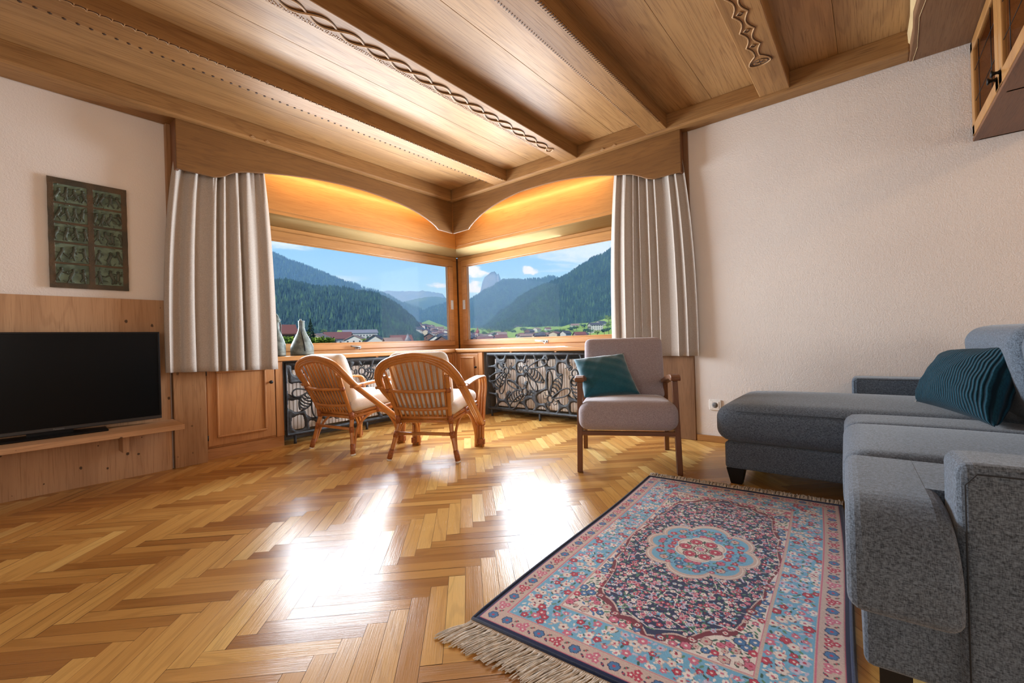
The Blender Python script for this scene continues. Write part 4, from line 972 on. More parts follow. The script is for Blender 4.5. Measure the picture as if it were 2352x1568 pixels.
# ------------------------------------------------------------------ rattan armchairs
def rattan(label, loc, rz):
    t = thing('rattan_armchair', label, 'armchair', loc, rz, 'rattan armchairs')
    def B(m, n, mat='rattan', p=None, split=False, **k): return (m.build_split if split else m.build)(n, M[mat], p or t, world=False, **k)
    for s in (-1, 1):
        m = MB(); m.tube(smooth([(s * .273, 0, 0), (s * .222, .03, .2), (s * .207, .045, .29), (s * .213, .01, .39), (s * .232, -.05, .53), (s * .24, -.088, .64)], 5), .0165, 10); leg = B(m, 'back_leg')
        m = MB(); m.tube([(s * .271, 0, .012), (s * .252, .012, .085)], .0195, 12); m.tube([(s * .229, .027, .17), (s * .218, .032, .215)], .020, 12); m.tube([(s * .209, .045, .275), (s * .208, .035, .335)], .0205, 12); m.tube([(s * .233, -.05, .515), (s * .234, -.058, .545)], .0195, 12); B(m, 'binding', 'wrap', leg, split=True)
        m = MB(); m.tube([(s * .273, 0, 0), (s * .271, 0, .012)], .0185, 12); B(m, 'glide', 'white', leg)
    m = MB()
    for off, r in ((0, .0185), (.020, .0135), (.037, .013)):
        side = [(.31, .50, .19), (.325, .27, .355), (.332, .02, .54), (.305, -.085, .655), (.215, -.128, .742), (0, -.145, .785)]
        pts = [(-a + off * (1 if i > 2 else .9), b, c - off * (0.2 if i < 3 else .45 + .11 * (i - 3) * 2)) for i, (a, b, c) in enumerate(side)]
        pts = pts + [(-a, b, c) for a, b, c in reversed(pts[:-1])]
        m.tube(smooth(pts, 7), r, 10)
    B(m, 'back_arch')
    m = MB()
    for i in range(-5, 6):
        u = .036 * i; ue = u * 1.24; zt = .60 + .145 * math.sqrt(max(0, 1 - (ue / .262) ** 2))
        m = MB(); m.tube(smooth([(u, .075, .292), (u * 1.01, .045, .325), (u * 1.05, .012, .40), (u * 1.13, -.05, .53), (ue, -.09 - .05 * (zt - .6) / .15, zt)], 5), .008, 8); B(m, 'slat')
    for z, hw, d, nm in ((.528, .232, -.055, 'back_rail'), (.392, .214, .004, 'back_rail')):
        m = MB(); m.tube(smooth([(-hw - .012, d + .006, z + .003), (-hw * .5, d - .032, z - .003), (0, d - .042, z - .005), (hw * .5, d - .032, z - .003), (hw + .012, d + .006, z + .003)], 6), .012, 10); B(m, nm)
    m = MB(); m.tube([(-.222, .03, .198), (.222, .03, .198)], .012, 10); B(m, 'stretcher')
    m = MB()
    for dz in (0, .028):
        a = [(-.2, .05, .288 + dz), (.2, .05, .288 + dz)]; m.tube(a, .0125, 10)
        for s in (-1, 1): m.tube([(s * .206, .04, .288 + dz), (s * .262, .51, .338 + dz)], .0125, 10)
        m.tube([(-.262, .51, .338 + dz), (.262, .51, .338 + dz)], .0125, 10)
    for k in range(5): y = .12 + k * .085; m.tube([(-.22, y, .31), (.22, y, .31)], .009, 8)
    B(m, 'seat_frame')
    m = MB()
    for s in (-1, 1): m.tube([(s * .205, .05, .27), (s * .205, .05, .335)], .019, 10); m.tube([(s * .235, .28, .305), (s * .235, .28, .358)], .0175, 10)
    B(m, 'frame_binding', 'wrap', split=True)
    for s in (-1, 1):
        m = MB()
        for k in range(3):
            o = .024 * k
            m.tube(smooth([(s * (.262 + o), .50, 0), (s * (.264 + o), .515, .18), (s * (.272 + o), .545, .36), (s * (.278 + o), .572, .47), (s * (.280 + o), .565, .545), (s * (.283 + o), .505, .578), (s * (.295 + .8 * o), .27, .575), (s * (.305 + .8 * o), -.03, .546)], 6), .0118, 9)
        m.tube(smooth([(s * .25, .485, 0), (s * .252, .49, .14), (s * .245, .45, .235), (s * .235, .36, .315)], 5), .0105, 8)
        arm = B(m, 'arm_and_front_leg')
        m = MB(); m.obox(rotM((s * .287, .515, .19)), .041, .0165, .020); m.obox(rotM((s * .286, .50, .040)), .041, .0155, .024); m.obox(rotM((s * .322, .05, .553)), .031, .012, .0145); B(m, 'binding', 'wrap', arm, bevel=.006, seg=3, split=True)
        m = MB(); m.tube(smooth([(s * .256, .025, .05), (s * .232, .075, .19), (s * .226, .17, .275), (s * .234, .28, .31), (s * .246, .38, .275), (s * .255, .46, .15), (s * .262, .475, .03)], 6), .0105, 8); B(m, 'side_brace')
    m = MB(); m.rbox(rotM((0, .305, .398), math.radians(4)), (.243, .27, .055), .050, 14, .016, .008); B(m, 'seat_cushion', 'cream')
    m = MB(); m.rbox(rotM((0, .012, .60), math.radians(17)), (.222, .052, .212), .050, 14, .0, .012); B(m, 'back_cushion', 'cream')
    return t
rattan('rattan armchair with cream cushions, its back nearest the room', (1.958 + .276 * .445, 2.816 - .276 * .896, 0), math.atan2(-.896, .445))
rattan('rattan armchair with cream cushions, further left beside the left bee grille', (1.828 + .249 * .117, 3.703 - .249 * .993, 0), math.atan2(-.993, .117))

# ------------------------------------------------------------------ grey armchair
def armchair():
    t = thing('armchair', 'grey mauve upholstered armchair with dark walnut frame by the right window', 'armchair', (2.477, 1.484, 0), math.atan2(-.895, .446))
    def B(m, n, mat, p=None, **k): return m.build(n, M[mat], p or t, world=False, **k)
    W = .622
    for s in (0, 1):
        u = .0 + s * W; iw = .018 * (1 if s == 0 else -1)
        m = MB(); m.bar((u + iw * .2, .012, 0), (u + iw, .03, .585), .034, .040, (0, 1, 0)); B(m, 'front_leg', 'walnutZ', bevel=.004)
        m = MB(); m.bar((u + iw * .3, .655, 0), (u + iw, .525, .55), .032, .040, (0, 1, 0)); B(m, 'rear_leg', 'walnutZ', bevel=.004)
        m = MB(); m.prism([(-.035, .612), (.0, .624), (.08, .622), (.30, .59), (.66, .528), (.66, .500), (.30, .562), (.09, .590), (.03, .585), (-.032, .588)], lambda a, b, h, u=u, iw=iw: (u + iw + h, a, b), -.030, .030); B(m, 'armrest', 'walnutY', bevel=.007, seg=3)
        m = MB(); m.bar((u + iw, .03, .255), (u + iw, .60, .235), .022, .045); B(m, 'side_rail', 'walnutY', bevel=.003)
    m = MB(); m.box(.02, W - .02, .0, .025, .240, .268); B(m, 'front_rail', 'walnutX', bevel=.004)
    m = MB(); m.box(.02, W - .02, .58, .60, .215, .255); B(m, 'rear_rail', 'walnutX', bevel=.004)
    m = MB(); m.rbox(rotM((W / 2, .262, .352), math.radians(-3)), (.300, .318, .090), .062, 18, .022, .006); B(m, 'seat_cushion', 'armchair')
    m = MB(); m.rbox(rotM((W / 2, .598, .628), math.radians(-14)), (.287, .052, .235), .040, 18, 0, .004); B(m, 'backrest', 'armchair')
armchair()
m = MB(); m.pillow((2.822, 1.712, .715), (3.075, 1.432, .748), (2.985, 1.270, .458), (2.690, 1.555, .452), .066, 30, .0035, 3)
o = m.build('cushion', M['teal']); tag(o, 'smooth dark teal cushion leaning in the grey armchair', 'cushion')

# ------------------------------------------------------------------ corner sofa
def sofa():
    t = thing('corner_sofa', 'charcoal grey corner sofa with a chaise along the right wall', 'sofa', (2.4, -.3, 0))
    th = math.radians(2.0); c, s = math.cos(th), math.sin(th); ox, oy = 1.33, .030
    def S(a, b, z): return (ox + a * c + b * s, oy + a * s - b * c, z)
    def SM(a, b, z, rx=0): return rotM(S(a, b, z), 0, 0, th) @ Matrix.Rotation(rx, 4, 'X')
    f = M['sofa']
    m = MB(); m.prism([(0, 0), (1.50, 0), (1.50, .90), (0, .90)], lambda a, b, h: S(a, b, h), .062, .238); m.build('base', f, t, bevel=.018, seg=3)
    m = MB(); m.prism([(2.748, .672), (3.59, .672), (3.59, -.80), (2.748, -.80)], lambda a, b, h: (a, b, h), .092, .245); m.build('chaise_base', f, t, bevel=.018, seg=3)
    # feet
    for p in (S(.06, .06, 0), S(.06, .84, 0)):
        m = MB(); m.prism([(-.03, -.03), (.03, -.03), (.03, .03), (-.03, .03)], lambda a, b, h, p=p: (p[0] + a, p[1] + b, h), 0, .063); m.build('leg', M['blackmetal'], t)
    for p in ((2.80, .62), (3.52, .62), (2.80, -.72)):
        m = MB(); vs = [(p[0] + a * k, p[1] + b * k, h) for h, k in ((0, .028), (.093, .046)) for a, b in ((-1, -1), (1, -1), (1, 1), (-1, 1))]
        m.add(vs, [(3, 2, 1, 0), (4, 5, 6, 7), (0, 1, 5, 4), (1, 2, 6, 5), (2, 3, 7, 6), (3, 0, 4, 7)]); m.build('leg', M['blackmetal'], t)
    # seat cushions: the first is T-shaped around the armrest
    def arc(cx, cz, r, a0, a1, n=8): return [(cx + r * math.cos(a0 + (a1 - a0) * i / n), cz + r * math.sin(a0 + (a1 - a0) * i / n)) for i in range(n + 1)]
    end = arc(-.115 + .035, .238 + .035, .035, 1.5 * PI, PI, 5) + [(-.115 + .20 - .20 * math.cos(q * PI / 24), .460 - .150 + .150 * math.sin(q * PI / 24)) for q in range(13)] + arc(.495 - .03, .460 - .03, .03, .5 * PI, 0, 5) + [(.495, .238)]
    m = MB(); m.prism(end, lambda a, b, h: S(a, h, b), -.028, .1625); o = m.build('seat_cushion', f, t, bevel=.034, seg=4)
    m = MB(); m.prism([(.170, .2385)] + [(.170, .4597)] + arc(.495 - .03, .4597 - .03, .03, .5 * PI, 0, 5) + [(.495, .2385)], lambda a, b, h: S(a, h, b), .03, .60); m.build('seat_cushion', f, t)
    m = MB(); m.rbox(SM(.815, .285, .348), (.318, .318, .110), .055, 16, .014, .003); m.build('seat_cushion', f, t)
    m = MB(); m.rbox(SM(1.30, .285, .345), (.165, .318, .105), .05, 12, .01, .0); m.build('seat_cushion', f, t)
    m = MB(); m.rbox(rotM((3.155, .025, .348)), (.427, .690, .106), .075, 20, .030, .004); ch = m.build('chaise_cushion', f, t)
    # seams
    m = MB(); m.tube(smooth([S(-.095, .03, .33), S(-.055, .0, .385), S(.0, -.012, .435), S(.2, -.014, .44), S(.44, -.014, .44)], 6), .002, 6); m.build('seam', M['piping'], t)
    m = MB(); m.tube([(2.7315, -.60, .425), (2.7315, .60, .425)], .0025, 6); m.build('seam', M['piping'], ch)
    # armrests
    m = MB(); m.prism([(-.02, .164), (.160, .164), (.160, .96), (-.02, .96)], lambda a, b, h: S(a, b, h), .062, .572); a1 = m.build('armrest', f, t, bevel=.028, seg=4)
    m = MB(); m.tube([S(-.0245, .176, .08), S(-.0245, .176, .53), S(-.0245, .195, .555), S(-.0245, .5, .556), S(-.0245, .9, .556)], .0016, 6); m.build('seam', M['piping'], a1)
    m = MB(); m.box(3.56, 3.75, -.85, .10, .092, .562); a2 = m.build('armrest', f, t, bevel=.026, seg=4)
    m = MB(); m.tube([(3.556, .086, .44), (3.556, .086, .54), (3.556, .07, .553), (3.556, -.8, .553)], .0018, 6); m.build('seam', M['piping'], a2)
    # back
    m = MB(); m.prism([(.0, .74), (2.20, .74), (2.20, .96), (.0, .96)], lambda a, b, h: S(a, b, h), .062, .72); m.build('back_frame', f, t, bevel=.03, seg=3)
    for a0, a1 in ((.175, 1.165), (1.235, 2.14)):
        m = MB(); m.rbox(SM((a0 + a1) / 2, .625, .655, math.radians(-12)), ((a1 - a0) / 2, .085, .215), .07, 16, 0, .02); m.build('back_cushion', f, t)
sofa()
m = MB(); m.pillow((3.165, -.318, .742), (2.715, -.478, .772), (2.560, -.375, .462), (3.125, -.178, .482), .105, 34, .004, 9)
o = m.build('cushion', M['cord']); tag(o, 'dark blue ribbed cushion leaning against the sofa back', 'cushion')
m = MB(); m.prism([(0, 0), (.012, 0), (.012, .022), (0, .022)], lambda a, b, h: (3.108 + a * .6, -.176 + a * .2 + h, .462 + b), 0, .001); m.build('care_tag', M['white'], o, label='small white care tag')

# ------------------------------------------------------------------ rug
def rug():
    Lr, Wr = 1.655, .952; ang = math.atan2(.099, 1.655)
    t = thing('rug', 'oriental rug with navy field, light blue border and cream fringes in front of the sofa', 'rug', (.965, .974, 0), ang)
    step = .00215; nx, ny = int(Lr / step), int(Wr / step)
    X, Y = np.meshgrid((np.arange(nx + 1) / nx) * Lr, (np.arange(ny + 1) / ny) * Wr)   # Y from left edge to right edge
    def lin(r, g, b): return np.array([((v / 255 + .055) / 1.055) ** 2.4 if v > 10 else v / 255 / 12.92 for v in (r, g, b)])
    NAVY, LB, CR, BE, RO, RE, DR, GR, DG, WH, LI, MB_ = lin(16, 30, 78), lin(112, 176, 210), lin(228, 218, 210), lin(202, 178, 168), lin(204, 108, 134), lin(186, 50, 78), lin(118, 24, 46), lin(84, 136, 100), lin(40, 88, 74), lin(236, 228, 222), lin(196, 190, 212), lin(66, 116, 168)
    rng = np.random.default_rng(21)
    cx, cy = Lr / 2, Wr / 2
    E = np.minimum(np.minimum(X, Lr - X), np.minimum(Y, Wr - Y))
    img = np.empty(X.shape + (3,)); img[:] = NAVY
    def put(mask, col): img[mask] = col
    fx, fy = cx - .205, cy - .205
    TH = np.arctan2((Y - cy) / fy, (X - cx) / fx)
    rr = (np.abs((X - cx) / fx) ** 3.2 + np.abs((Y - cy) / fy) ** 3.2) ** (1 / 3.2)
    scal = .045 * np.abs(np.sin(TH * 8)) + .05 * np.abs(np.sin(TH * 4 + .35)) - .03 * np.cos(TH * 4)
    F = rr + scal
    sp = (F > 1.0)
    field = E > .2
    put(field & sp, CR); put(field & (np.abs(F - 1.0) < .018), DR); put(field & (np.abs(F - .975) < .006), BE)
    def win(px, py, r):
        i0, i1 = max(0, int((px - r) / Lr * nx)), min(nx, int((px + r) / Lr * nx) + 1); j0, j1 = max(0, int((py - r) / Wr * ny)), min(ny, int((py + r) / Wr * ny) + 1)
        return slice(j0, j1 + 1), slice(i0, i1 + 1)
    def disc(px, py, r, col, sq=1.0, a=0.0):
        w = win(px, py, r * 1.1); dx, dy = X[w] - px, Y[w] - py
        if a or sq != 1: dx, dy = dx * math.cos(a) + dy * math.sin(a), (-dx * math.sin(a) + dy * math.cos(a)) / sq
        k = dx * dx + dy * dy < r * r; img[w][k] = col
    def ring(px, py, r, wd, col):
        w = win(px, py, r + wd); d = np.hypot(X[w] - px, Y[w] - py); img[w][np.abs(d - r) < wd] = col
    def flower(px, py, r, pet, cen, out=None, n=5, a0=0.0):
        for k in range(n):
            a = a0 + 2 * PI * k / n; q = r * .62
            if out is not None: disc(px + q * math.cos(a), py + q * math.sin(a), r * .50, out)
        for k in range(n):
            a = a0 + 2 * PI * k / n; q = r * .60; disc(px + q * math.cos(a), py + q * math.sin(a), r * .38, pet)
        disc(px, py, r * .28, cen)
    def leaf(px, py, r, a, col): disc(px, py, r, col, .42, a)
    def line(x0, y0, x1, y1, wd, col):
        n = max(2, int(math.hypot(x1 - x0, y1 - y0) / (wd * .8)))
        for k in range(n + 1): disc(x0 + (x1 - x0) * k / n, y0 + (y1 - y0) * k / n, wd, col)
    def sym(fn, px, py, *a):
        for sx in (1, -1):
            for sy in (1, -1): fn(cx + sx * (px - cx), cy + sy * (py - cy), sx, sy, *a)
    # field flowers, drawn in a quarter and mirrored
    def scatter(n, x0, x1, y0, y1, ok, draw, mind):
        pts = []
        for _ in range(n * 14):
            px, py = rng.uniform(x0, x1), rng.uniform(y0, y1)
            if not ok(px, py): continue
            if all((px - a) ** 2 + (py - b) ** 2 > mind * mind for a, b in pts): pts.append((px, py)); draw(px, py)
            if len(pts) >= n: break
        return pts
    def val(A, px, py): return A[min(ny, max(0, int(py / Wr * ny))), min(nx, max(0, int(px / Lr * nx)))]
    infield = lambda px, py: px > .205 and py > .205 and val(F, px, py) < .96
    inspan = lambda px, py: px > .212 and py > .212 and val(F, px, py) > 1.02
    def branch(px, py):
        a = rng.uniform(0, 2 * PI); l = rng.uniform(.05, .10); sym(lambda qx, qy, sx, sy: line(qx, qy, qx + sx * l * math.cos(a), qy + sy * l * math.sin(a), .0016, WH), px, py)
    scatter(46, .2, cx, .2, cy, infield, branch, .038)
    def f_leaf(px, py):
        a = rng.uniform(0, PI); col = (GR, DG, GR, LB, LI, GR)[rng.integers(6)]; r = rng.uniform(.005, .0085)
        sym(lambda qx, qy, sx, sy: leaf(qx, qy, r, a * sx * sy, col), px, py)
    scatter(420, .2, cx, .2, cy, infield, f_leaf, .0098)
    pal = [(RO, CR, None), (RE, WH, None), (CR, RE, None), (CR, MB_, None), (WH, RO, None), (RO, DR, CR), (RE, LB, CR), (LI, RE, None)]
    def f_flow(px, py):
        p = pal[rng.integers(len(pal))]; r = rng.choice([.0066, .0080, .0100]); a0 = rng.uniform(0, 2); sym(lambda qx, qy, sx, sy: flower(qx, qy, r, p[0], p[1], p[2], 5, a0), px, py)
    scatter(230, .2, cx, .2, cy, infield, f_flow, .0150)
    def f_bud(px, py):
        col = (RE, RO, WH, LB, DR)[rng.integers(5)]; a = rng.uniform(0, PI); sym(lambda qx, qy, sx, sy: leaf(qx, qy, .0055, a * sx * sy, col), px, py)
    scatter(150, .2, cx, .2, cy, infield, f_bud, .012)
    # cream spandrels
    def s_leaf(px, py): a = rng.uniform(0, PI); r = rng.uniform(.006, .010); col = (GR, DG, DG, MB_)[rng.integers(4)]; sym(lambda qx, qy, sx, sy: leaf(qx, qy, r, a * sx * sy, col), px, py)
    def s_flow(px, py): p = [(RO, RE, DR), (RE, CR, None), (MB_, CR, NAVY), (BE, RE, DR), (RO, WH, DR)][rng.integers(5)]; r = rng.choice([.009, .012, .0155]); sym(lambda qx, qy, sx, sy: flower(qx, qy, r, p[0], p[1], p[2], 6), px, py)
    scatter(190, .2, cx, .2, cy, inspan, s_leaf, .012); scatter(64, .2, cx, .2, cy, inspan, s_flow, .023)
    # medallion
    mx, my = (X - cx), (Y - cy); th2 = np.arctan2(my, mx); R = np.hypot(mx / 1.18, my)
    lob = .158 + .040 * np.abs(np.cos(4 * th2)) ** .6
    put(R < lob + .012, BE); put(R < lob + .004, CR); put(R < lob, BE); put(R < lob - .012, LB)
    inmed = lambda px, py: math.hypot((px - cx) / 1.18, py - cy) < .158 and math.hypot((px - cx) / 1.18, py - cy) > .100
    scatter(60, cx - .2, cx, cy - .18, cy, inmed, s_leaf, .014); scatter(14, cx - .2, cx, cy - .18, cy, inmed, s_flow, .027)
    lob2 = .074 + .016 * np.abs(np.cos(3 * th2 + .3)) ** .6; put(R < lob2 + .005, CR); put(R < lob2, BE); put(R < lob2 - .006, CR)
    for k in range(6):
        a = k * PI / 3 + .5; px, py = cx + 1.18 * .055 * math.cos(a), cy + .055 * math.sin(a); ring(px, py, .023, .0022, DR); flower(px, py, .019, RE, WH, RO, 7)
        a += PI / 6; leaf(cx + 1.18 * .058 * math.cos(a), cy + .058 * math.sin(a), .012, a, DG)
    ring(cx, cy, .024, .0025, DR); flower(cx, cy, .017, RO, LB, CR, 6)
    for k in range(20): a = k * 2 * PI / 20; leaf(cx + 1.18 * .031 * math.cos(a), cy + .031 * math.sin(a), .006, a, GR)
    # red scrolls along the field edge
    for k in range(44):
        a = 2 * PI * k / 44
        r0 = 1.0 / (abs(math.cos(a)) ** 3.2 + abs(math.sin(a)) ** 3.2) ** (1 / 3.2); ss = .045 * abs(math.sin(a * 8)) + .05 * abs(math.sin(a * 4 + .35)) - .03 * math.cos(a * 4)
        px, py = cx + fx * r0 * (1 - ss) * math.cos(a), cy + fy * r0 * (1 - ss) * math.sin(a)
        if k % 2: ring(px, py, .013, .0026, DR); disc(px, py, .007, CR); disc(px, py, .004, RE)
    # main border: light blue with dense flowers
    bord = (E <= .2) & (E > .078); put(bord, LB)
    inb = lambda px, py: .090 < min(px, py, Lr - px, Wr - py) < .190
    def b_leaf(px, py): a = rng.uniform(0, PI); col = (GR, DG, WH, LI, BE)[rng.integers(5)]; sym(lambda qx, qy, sx, sy: leaf(qx, qy, .0085, a * sx * sy, col), px, py)
    def b_flow(px, py): p = [(CR, RE, BE), (WH, RO, None), (RE, CR, DR), (CR, DR, BE), (RO, WH, None), (LI, RE, None)][rng.integers(6)]; r = rng.choice([.010, .012, .015]); sym(lambda qx, qy, sx, sy: flower(qx, qy, r, p[0], p[1], p[2], 5, rng.uniform(0, 1)), px, py)
    scatter(240, .08, cx, .08, cy, inb, b_leaf, .0145); scatter(135, .08, cx, .08, cy, inb, b_flow, .024); scatter(110, .08, cx, .08, cy, inb, f_bud, .013)
    put((E > .196) & (E < .203), BE); put((E > .2035) & (E < .2065), RO)
    # guard border: beige with alternating blue and rose flowers
    put(E <= .082, BE); put((E > .0775) & (E <= .0800), RO); put(E < .019, RO); put(E < .016, NAVY)
    per = [(x, .047) for x in np.arange(.047, Lr - .03, .0575)] + [(x, Wr - .047) for x in np.arange(.047, Lr - .03, .0575)] + [(.047, y) for y in np.arange(.10, Wr - .06, .0575)] + [(Lr - .047, y) for y in np.arange(.10, Wr - .06, .0575)]
    for i, (px, py) in enumerate(per):
        if i % 2 == 0: flower(px, py, .0160, MB_, RE, NAVY, 6, .3)
        else:
            for a in (0, 2.1, 4.2): flower(px + .012 * math.cos(a + i), py + .012 * math.sin(a + i), .0115, RO if i % 4 == 1 else RE, WH, None, 5)
        horiz = py < .06 or py > Wr - .06
        for sg in (-1, 1):
            qx, qy = (px + .029, py + sg * .011) if horiz else (px + sg * .011, py + .029); leaf(qx, qy, .0085, .8 * sg, DG if sg > 0 else NAVY); disc(qx, qy, .003, RE)
    img *= rng.normal(1, .07, X.shape)[..., None].clip(.75, 1.25)
    ZZ = .010 + .0012 * np.sin(X * 9 + 1) * np.sin(Y * 7) - .004 * np.clip(1 - E / .02, 0, 1)
    wob = .006 * np.sin(X / Lr * PI * 2 + .5)
    vs = np.stack([X, -Y + wob, ZZ], -1).reshape(-1, 3)
    idx = np.arange((nx + 1) * (ny + 1)).reshape(ny + 1, nx + 1)
    q = np.stack([idx[1:, :-1], idx[1:, 1:], idx[:-1, 1:], idx[:-1, :-1]], -1).reshape(-1, 4)
    me = bpy.data.meshes.new('pile'); me.vertices.add(len(vs)); me.vertices.foreach_set('co', vs.astype(np.float32).ravel())
    me.loops.add(q.size); me.loops.foreach_set('vertex_index', q.astype(np.int32).ravel()); me.polygons.add(len(q)); me.polygons.foreach_set('loop_start', np.arange(0, q.size, 4, dtype=np.int32))
    me.update(calc_edges=True); me.validate()
    ca = me.attributes.new('dye', 'FLOAT_COLOR', 'POINT'); rgba = np.ones((len(vs), 4), np.float32); rgba[:, :3] = img.reshape(-1, 3); ca.data.foreach_set('color', rgba.ravel())
    me.materials.append(M['rug']); o = bpy.data.objects.new('pile', me); COL.objects.link(o); o.parent = t
    w_ = lambda x: .006 * math.sin(x / Lr * PI * 2 + .5)
    m = MB(); P = [(x, w_(x), .006) for x in np.linspace(0, Lr, 30)] + [(x, -Wr + w_(x), .006) for x in np.linspace(Lr, 0, 30)]
    m.tube(P, .0062, 8, closed=True); m.build('binding', M['navy'], t, world=False, label='navy bound edge')
    def fringe(x0, dirn, length, n, lab):
        m = MB(); r = random.Random(5 if dirn < 0 else 6)
        for i in range(n):
            y = -Wr * (i + r.uniform(0, 1)) / n; g = math.floor(-y / .018) * .018 + .009
            zc = .0 if dirn < 0 else r.uniform(.004, .016); l = length * r.uniform(.75, 1.12); sway = .35 * length if dirn < 0 else r.uniform(-.3, .3) * length
            y1 = (y * .55 - g * .45); k = r.uniform(-1, 1)
            pts = [(x0, y + w_(x0), .005), (x0 + dirn * l * .25, y1 + sway * .15, .004 + zc + r.uniform(0, .004)), (x0 + dirn * l * .6, y1 + sway * .55 + k * .006, .003 + zc * .8 + r.uniform(0, .006)), (x0 + dirn * l, y1 + sway + k * .014, .0022 + r.uniform(0, .004))]
            m.tube(smooth(pts, 3), .0015 if dirn < 0 else .0021, 4)
        m.box(min(x0, x0 + dirn * .014), max(x0, x0 + dirn * .014), -Wr + w_(x0) + .004, w_(x0) - .004, .002, .006)
        m.build('fringe', M['fringe'], t, world=False, kind='stuff', label=lab)
    fringe(-.002, -1, .115, 620, 'long cream fringe at the near end'); fringe(Lr + .002, 1, .070, 620, 'short cream fringe at the far end')
rug()

# ------------------------------------------------------------------ hanging glass cabinet, top right
def upper_cabinet():
    t = thing('glass_cabinet', 'hanging honey wood cabinet with leaded glass doors at the top right', 'cabinet', (3.1, -.65, 1.955))
    x0, x1, y0, y1, z0, z1 = 2.40, XW - .012, -.815, -.520, 1.958, ZB - .004
    m = MB(); m.box(x0, x1, y0, y1, z1 - .02, z1); m.box(x0, x0 + .02, y0, y1, z0, z1); m.box(x1 - .02, x1, y0, y1, z0, z1); m.box(3.075, 3.095, y0, y1, z0, z1); m.build('body', M['cabinetX'], t, bevel=.003)
    m = MB(); m.box(x0, x1, y0, y1 + .022, z0, z0 + .0195); m.build('bottom_panel', M['walnutX'], t, bevel=.002, label='dark reddish underside board')
    for a, b, kn in ((3.092, x1 + .001, 3.125), (2.42, 3.078, 3.045)):
        zz0, zz1 = z0 + .028, z1 - .012; w = .062
        m = MB(); m.box(a, b, y1, y1 + .022, zz0, zz0 + w); m.box(a, b, y1, y1 + .022, zz1 - w, zz1); m.box(a, a + w, y1, y1 + .022, zz0, zz1); m.box(b - w, b, y1, y1 + .022, zz0, zz1); d = m.build('door', M['pineZ'], t, bevel=.006, seg=3)
        m = MB(); m.box(a + w - .004, b - w + .004, y1 + .007, y1 + .011, zz0 + w - .004, zz1 - w + .004); m.build('pane', M['smoked'], d)
        m = MB(); cx = (a + b) / 2; h0, h1 = zz0 + w, zz1 - w; q = .0018
        for zx in (h0 + (h1 - h0) * .3, h0 + (h1 - h0) * .72): m.tube([(a + w, y1 + .013, zx), (b - w, y1 + .013, zx)], q, 6)
        for xx in (a + w + .12, b - w - .12): m.tube([(xx, y1 + .013, h0), (xx, y1 + .013, h1)], q, 6)
        m.build('leading', M['blackmetal'], d)
        m = MB(); zk = z0 + .085; m.tube([(kn, y1 + .02, zk), (kn, y1 + .032, zk), (kn, y1 + .042, zk), (kn, y1 + .050, zk), (kn, y1 + .054, zk)], [.012, .0065, .008, .016, .015], 14); m.build('knob', M['blackmetal'], d, label='black iron knob')
upper_cabinet()
def ceiling_lamp():
    t = thing('ceiling_lamp', 'round warm ceiling lamp in the part of the room behind the sofa', 'lamp', (2.3, -2.3, CZ))
    m = MB(); m.lathe([(.26, -.012), (.27, -.03), (.26, -.045), (.25, -.05)], (2.3, -2.3, CZ), 32); m.build('rim', M['silver'], t)
    m = MB(); m.lathe([(.25, -.045), (.24, -.062), (.15, -.075), (.02, -.08)], (2.3, -2.3, CZ), 32); m.build('diffuser', M['lamp'], t)
    d = bpy.data.lights.new('lamp_light', 'POINT'); d.energy = 22; d.color = (1, .62, .34); d.shadow_soft_size = .1
    o = bpy.data.objects.new('lamp_light', d); COL.objects.link(o); o.location = (2.3, -2.3, 2.5)
ceiling_lamp()

# ------------------------------------------------------------------ valley outside the windows
def grass_mat(name, a, b, sc=.02):
    m = NM(name); v = m.coords(); c = m.mix(m.ramp(m.noise(v, sc, 5, .6), .35, .65), a, b)
    return m.set(Base_Color=c, Roughness=0.95, Specular_IOR_Level=0.1)
M['meadow'] = grass_mat('alpine_meadow', (0.19, 0.30, 0.040), (0.27, 0.37, 0.065))
M['forestfloor'] = grass_mat('forest_floor', (0.012, 0.032, 0.028), (0.024, 0.055, 0.038), .05)
M['forestfar'] = grass_mat('distant_forest', (0.014, 0.036, 0.034), (0.03, 0.06, 0.045), .012)
M['alp'] = grass_mat('high_pasture', (0.025, 0.055, 0.045), (0.11, 0.15, 0.055), .002)
M['rock'] = grass_mat('grey_dolomite', (0.06, 0.065, 0.075), (0.13, 0.13, 0.135), .006)
M['town'] = grass_mat('town_ground', (0.05, 0.075, 0.04), (0.13, 0.15, 0.09), .05)
M['conifer'] = grass_mat('spruce_needles', (0.010, 0.027, 0.022), (0.026, 0.056, 0.036), .03)
M['conifer2'] = grass_mat('larch_needles', (0.022, 0.055, 0.030), (0.055, 0.11, 0.045), .03)
M['leaf'] = grass_mat('bush_leaves', (0.07, 0.13, 0.014), (0.16, 0.22, 0.03), 1.5)

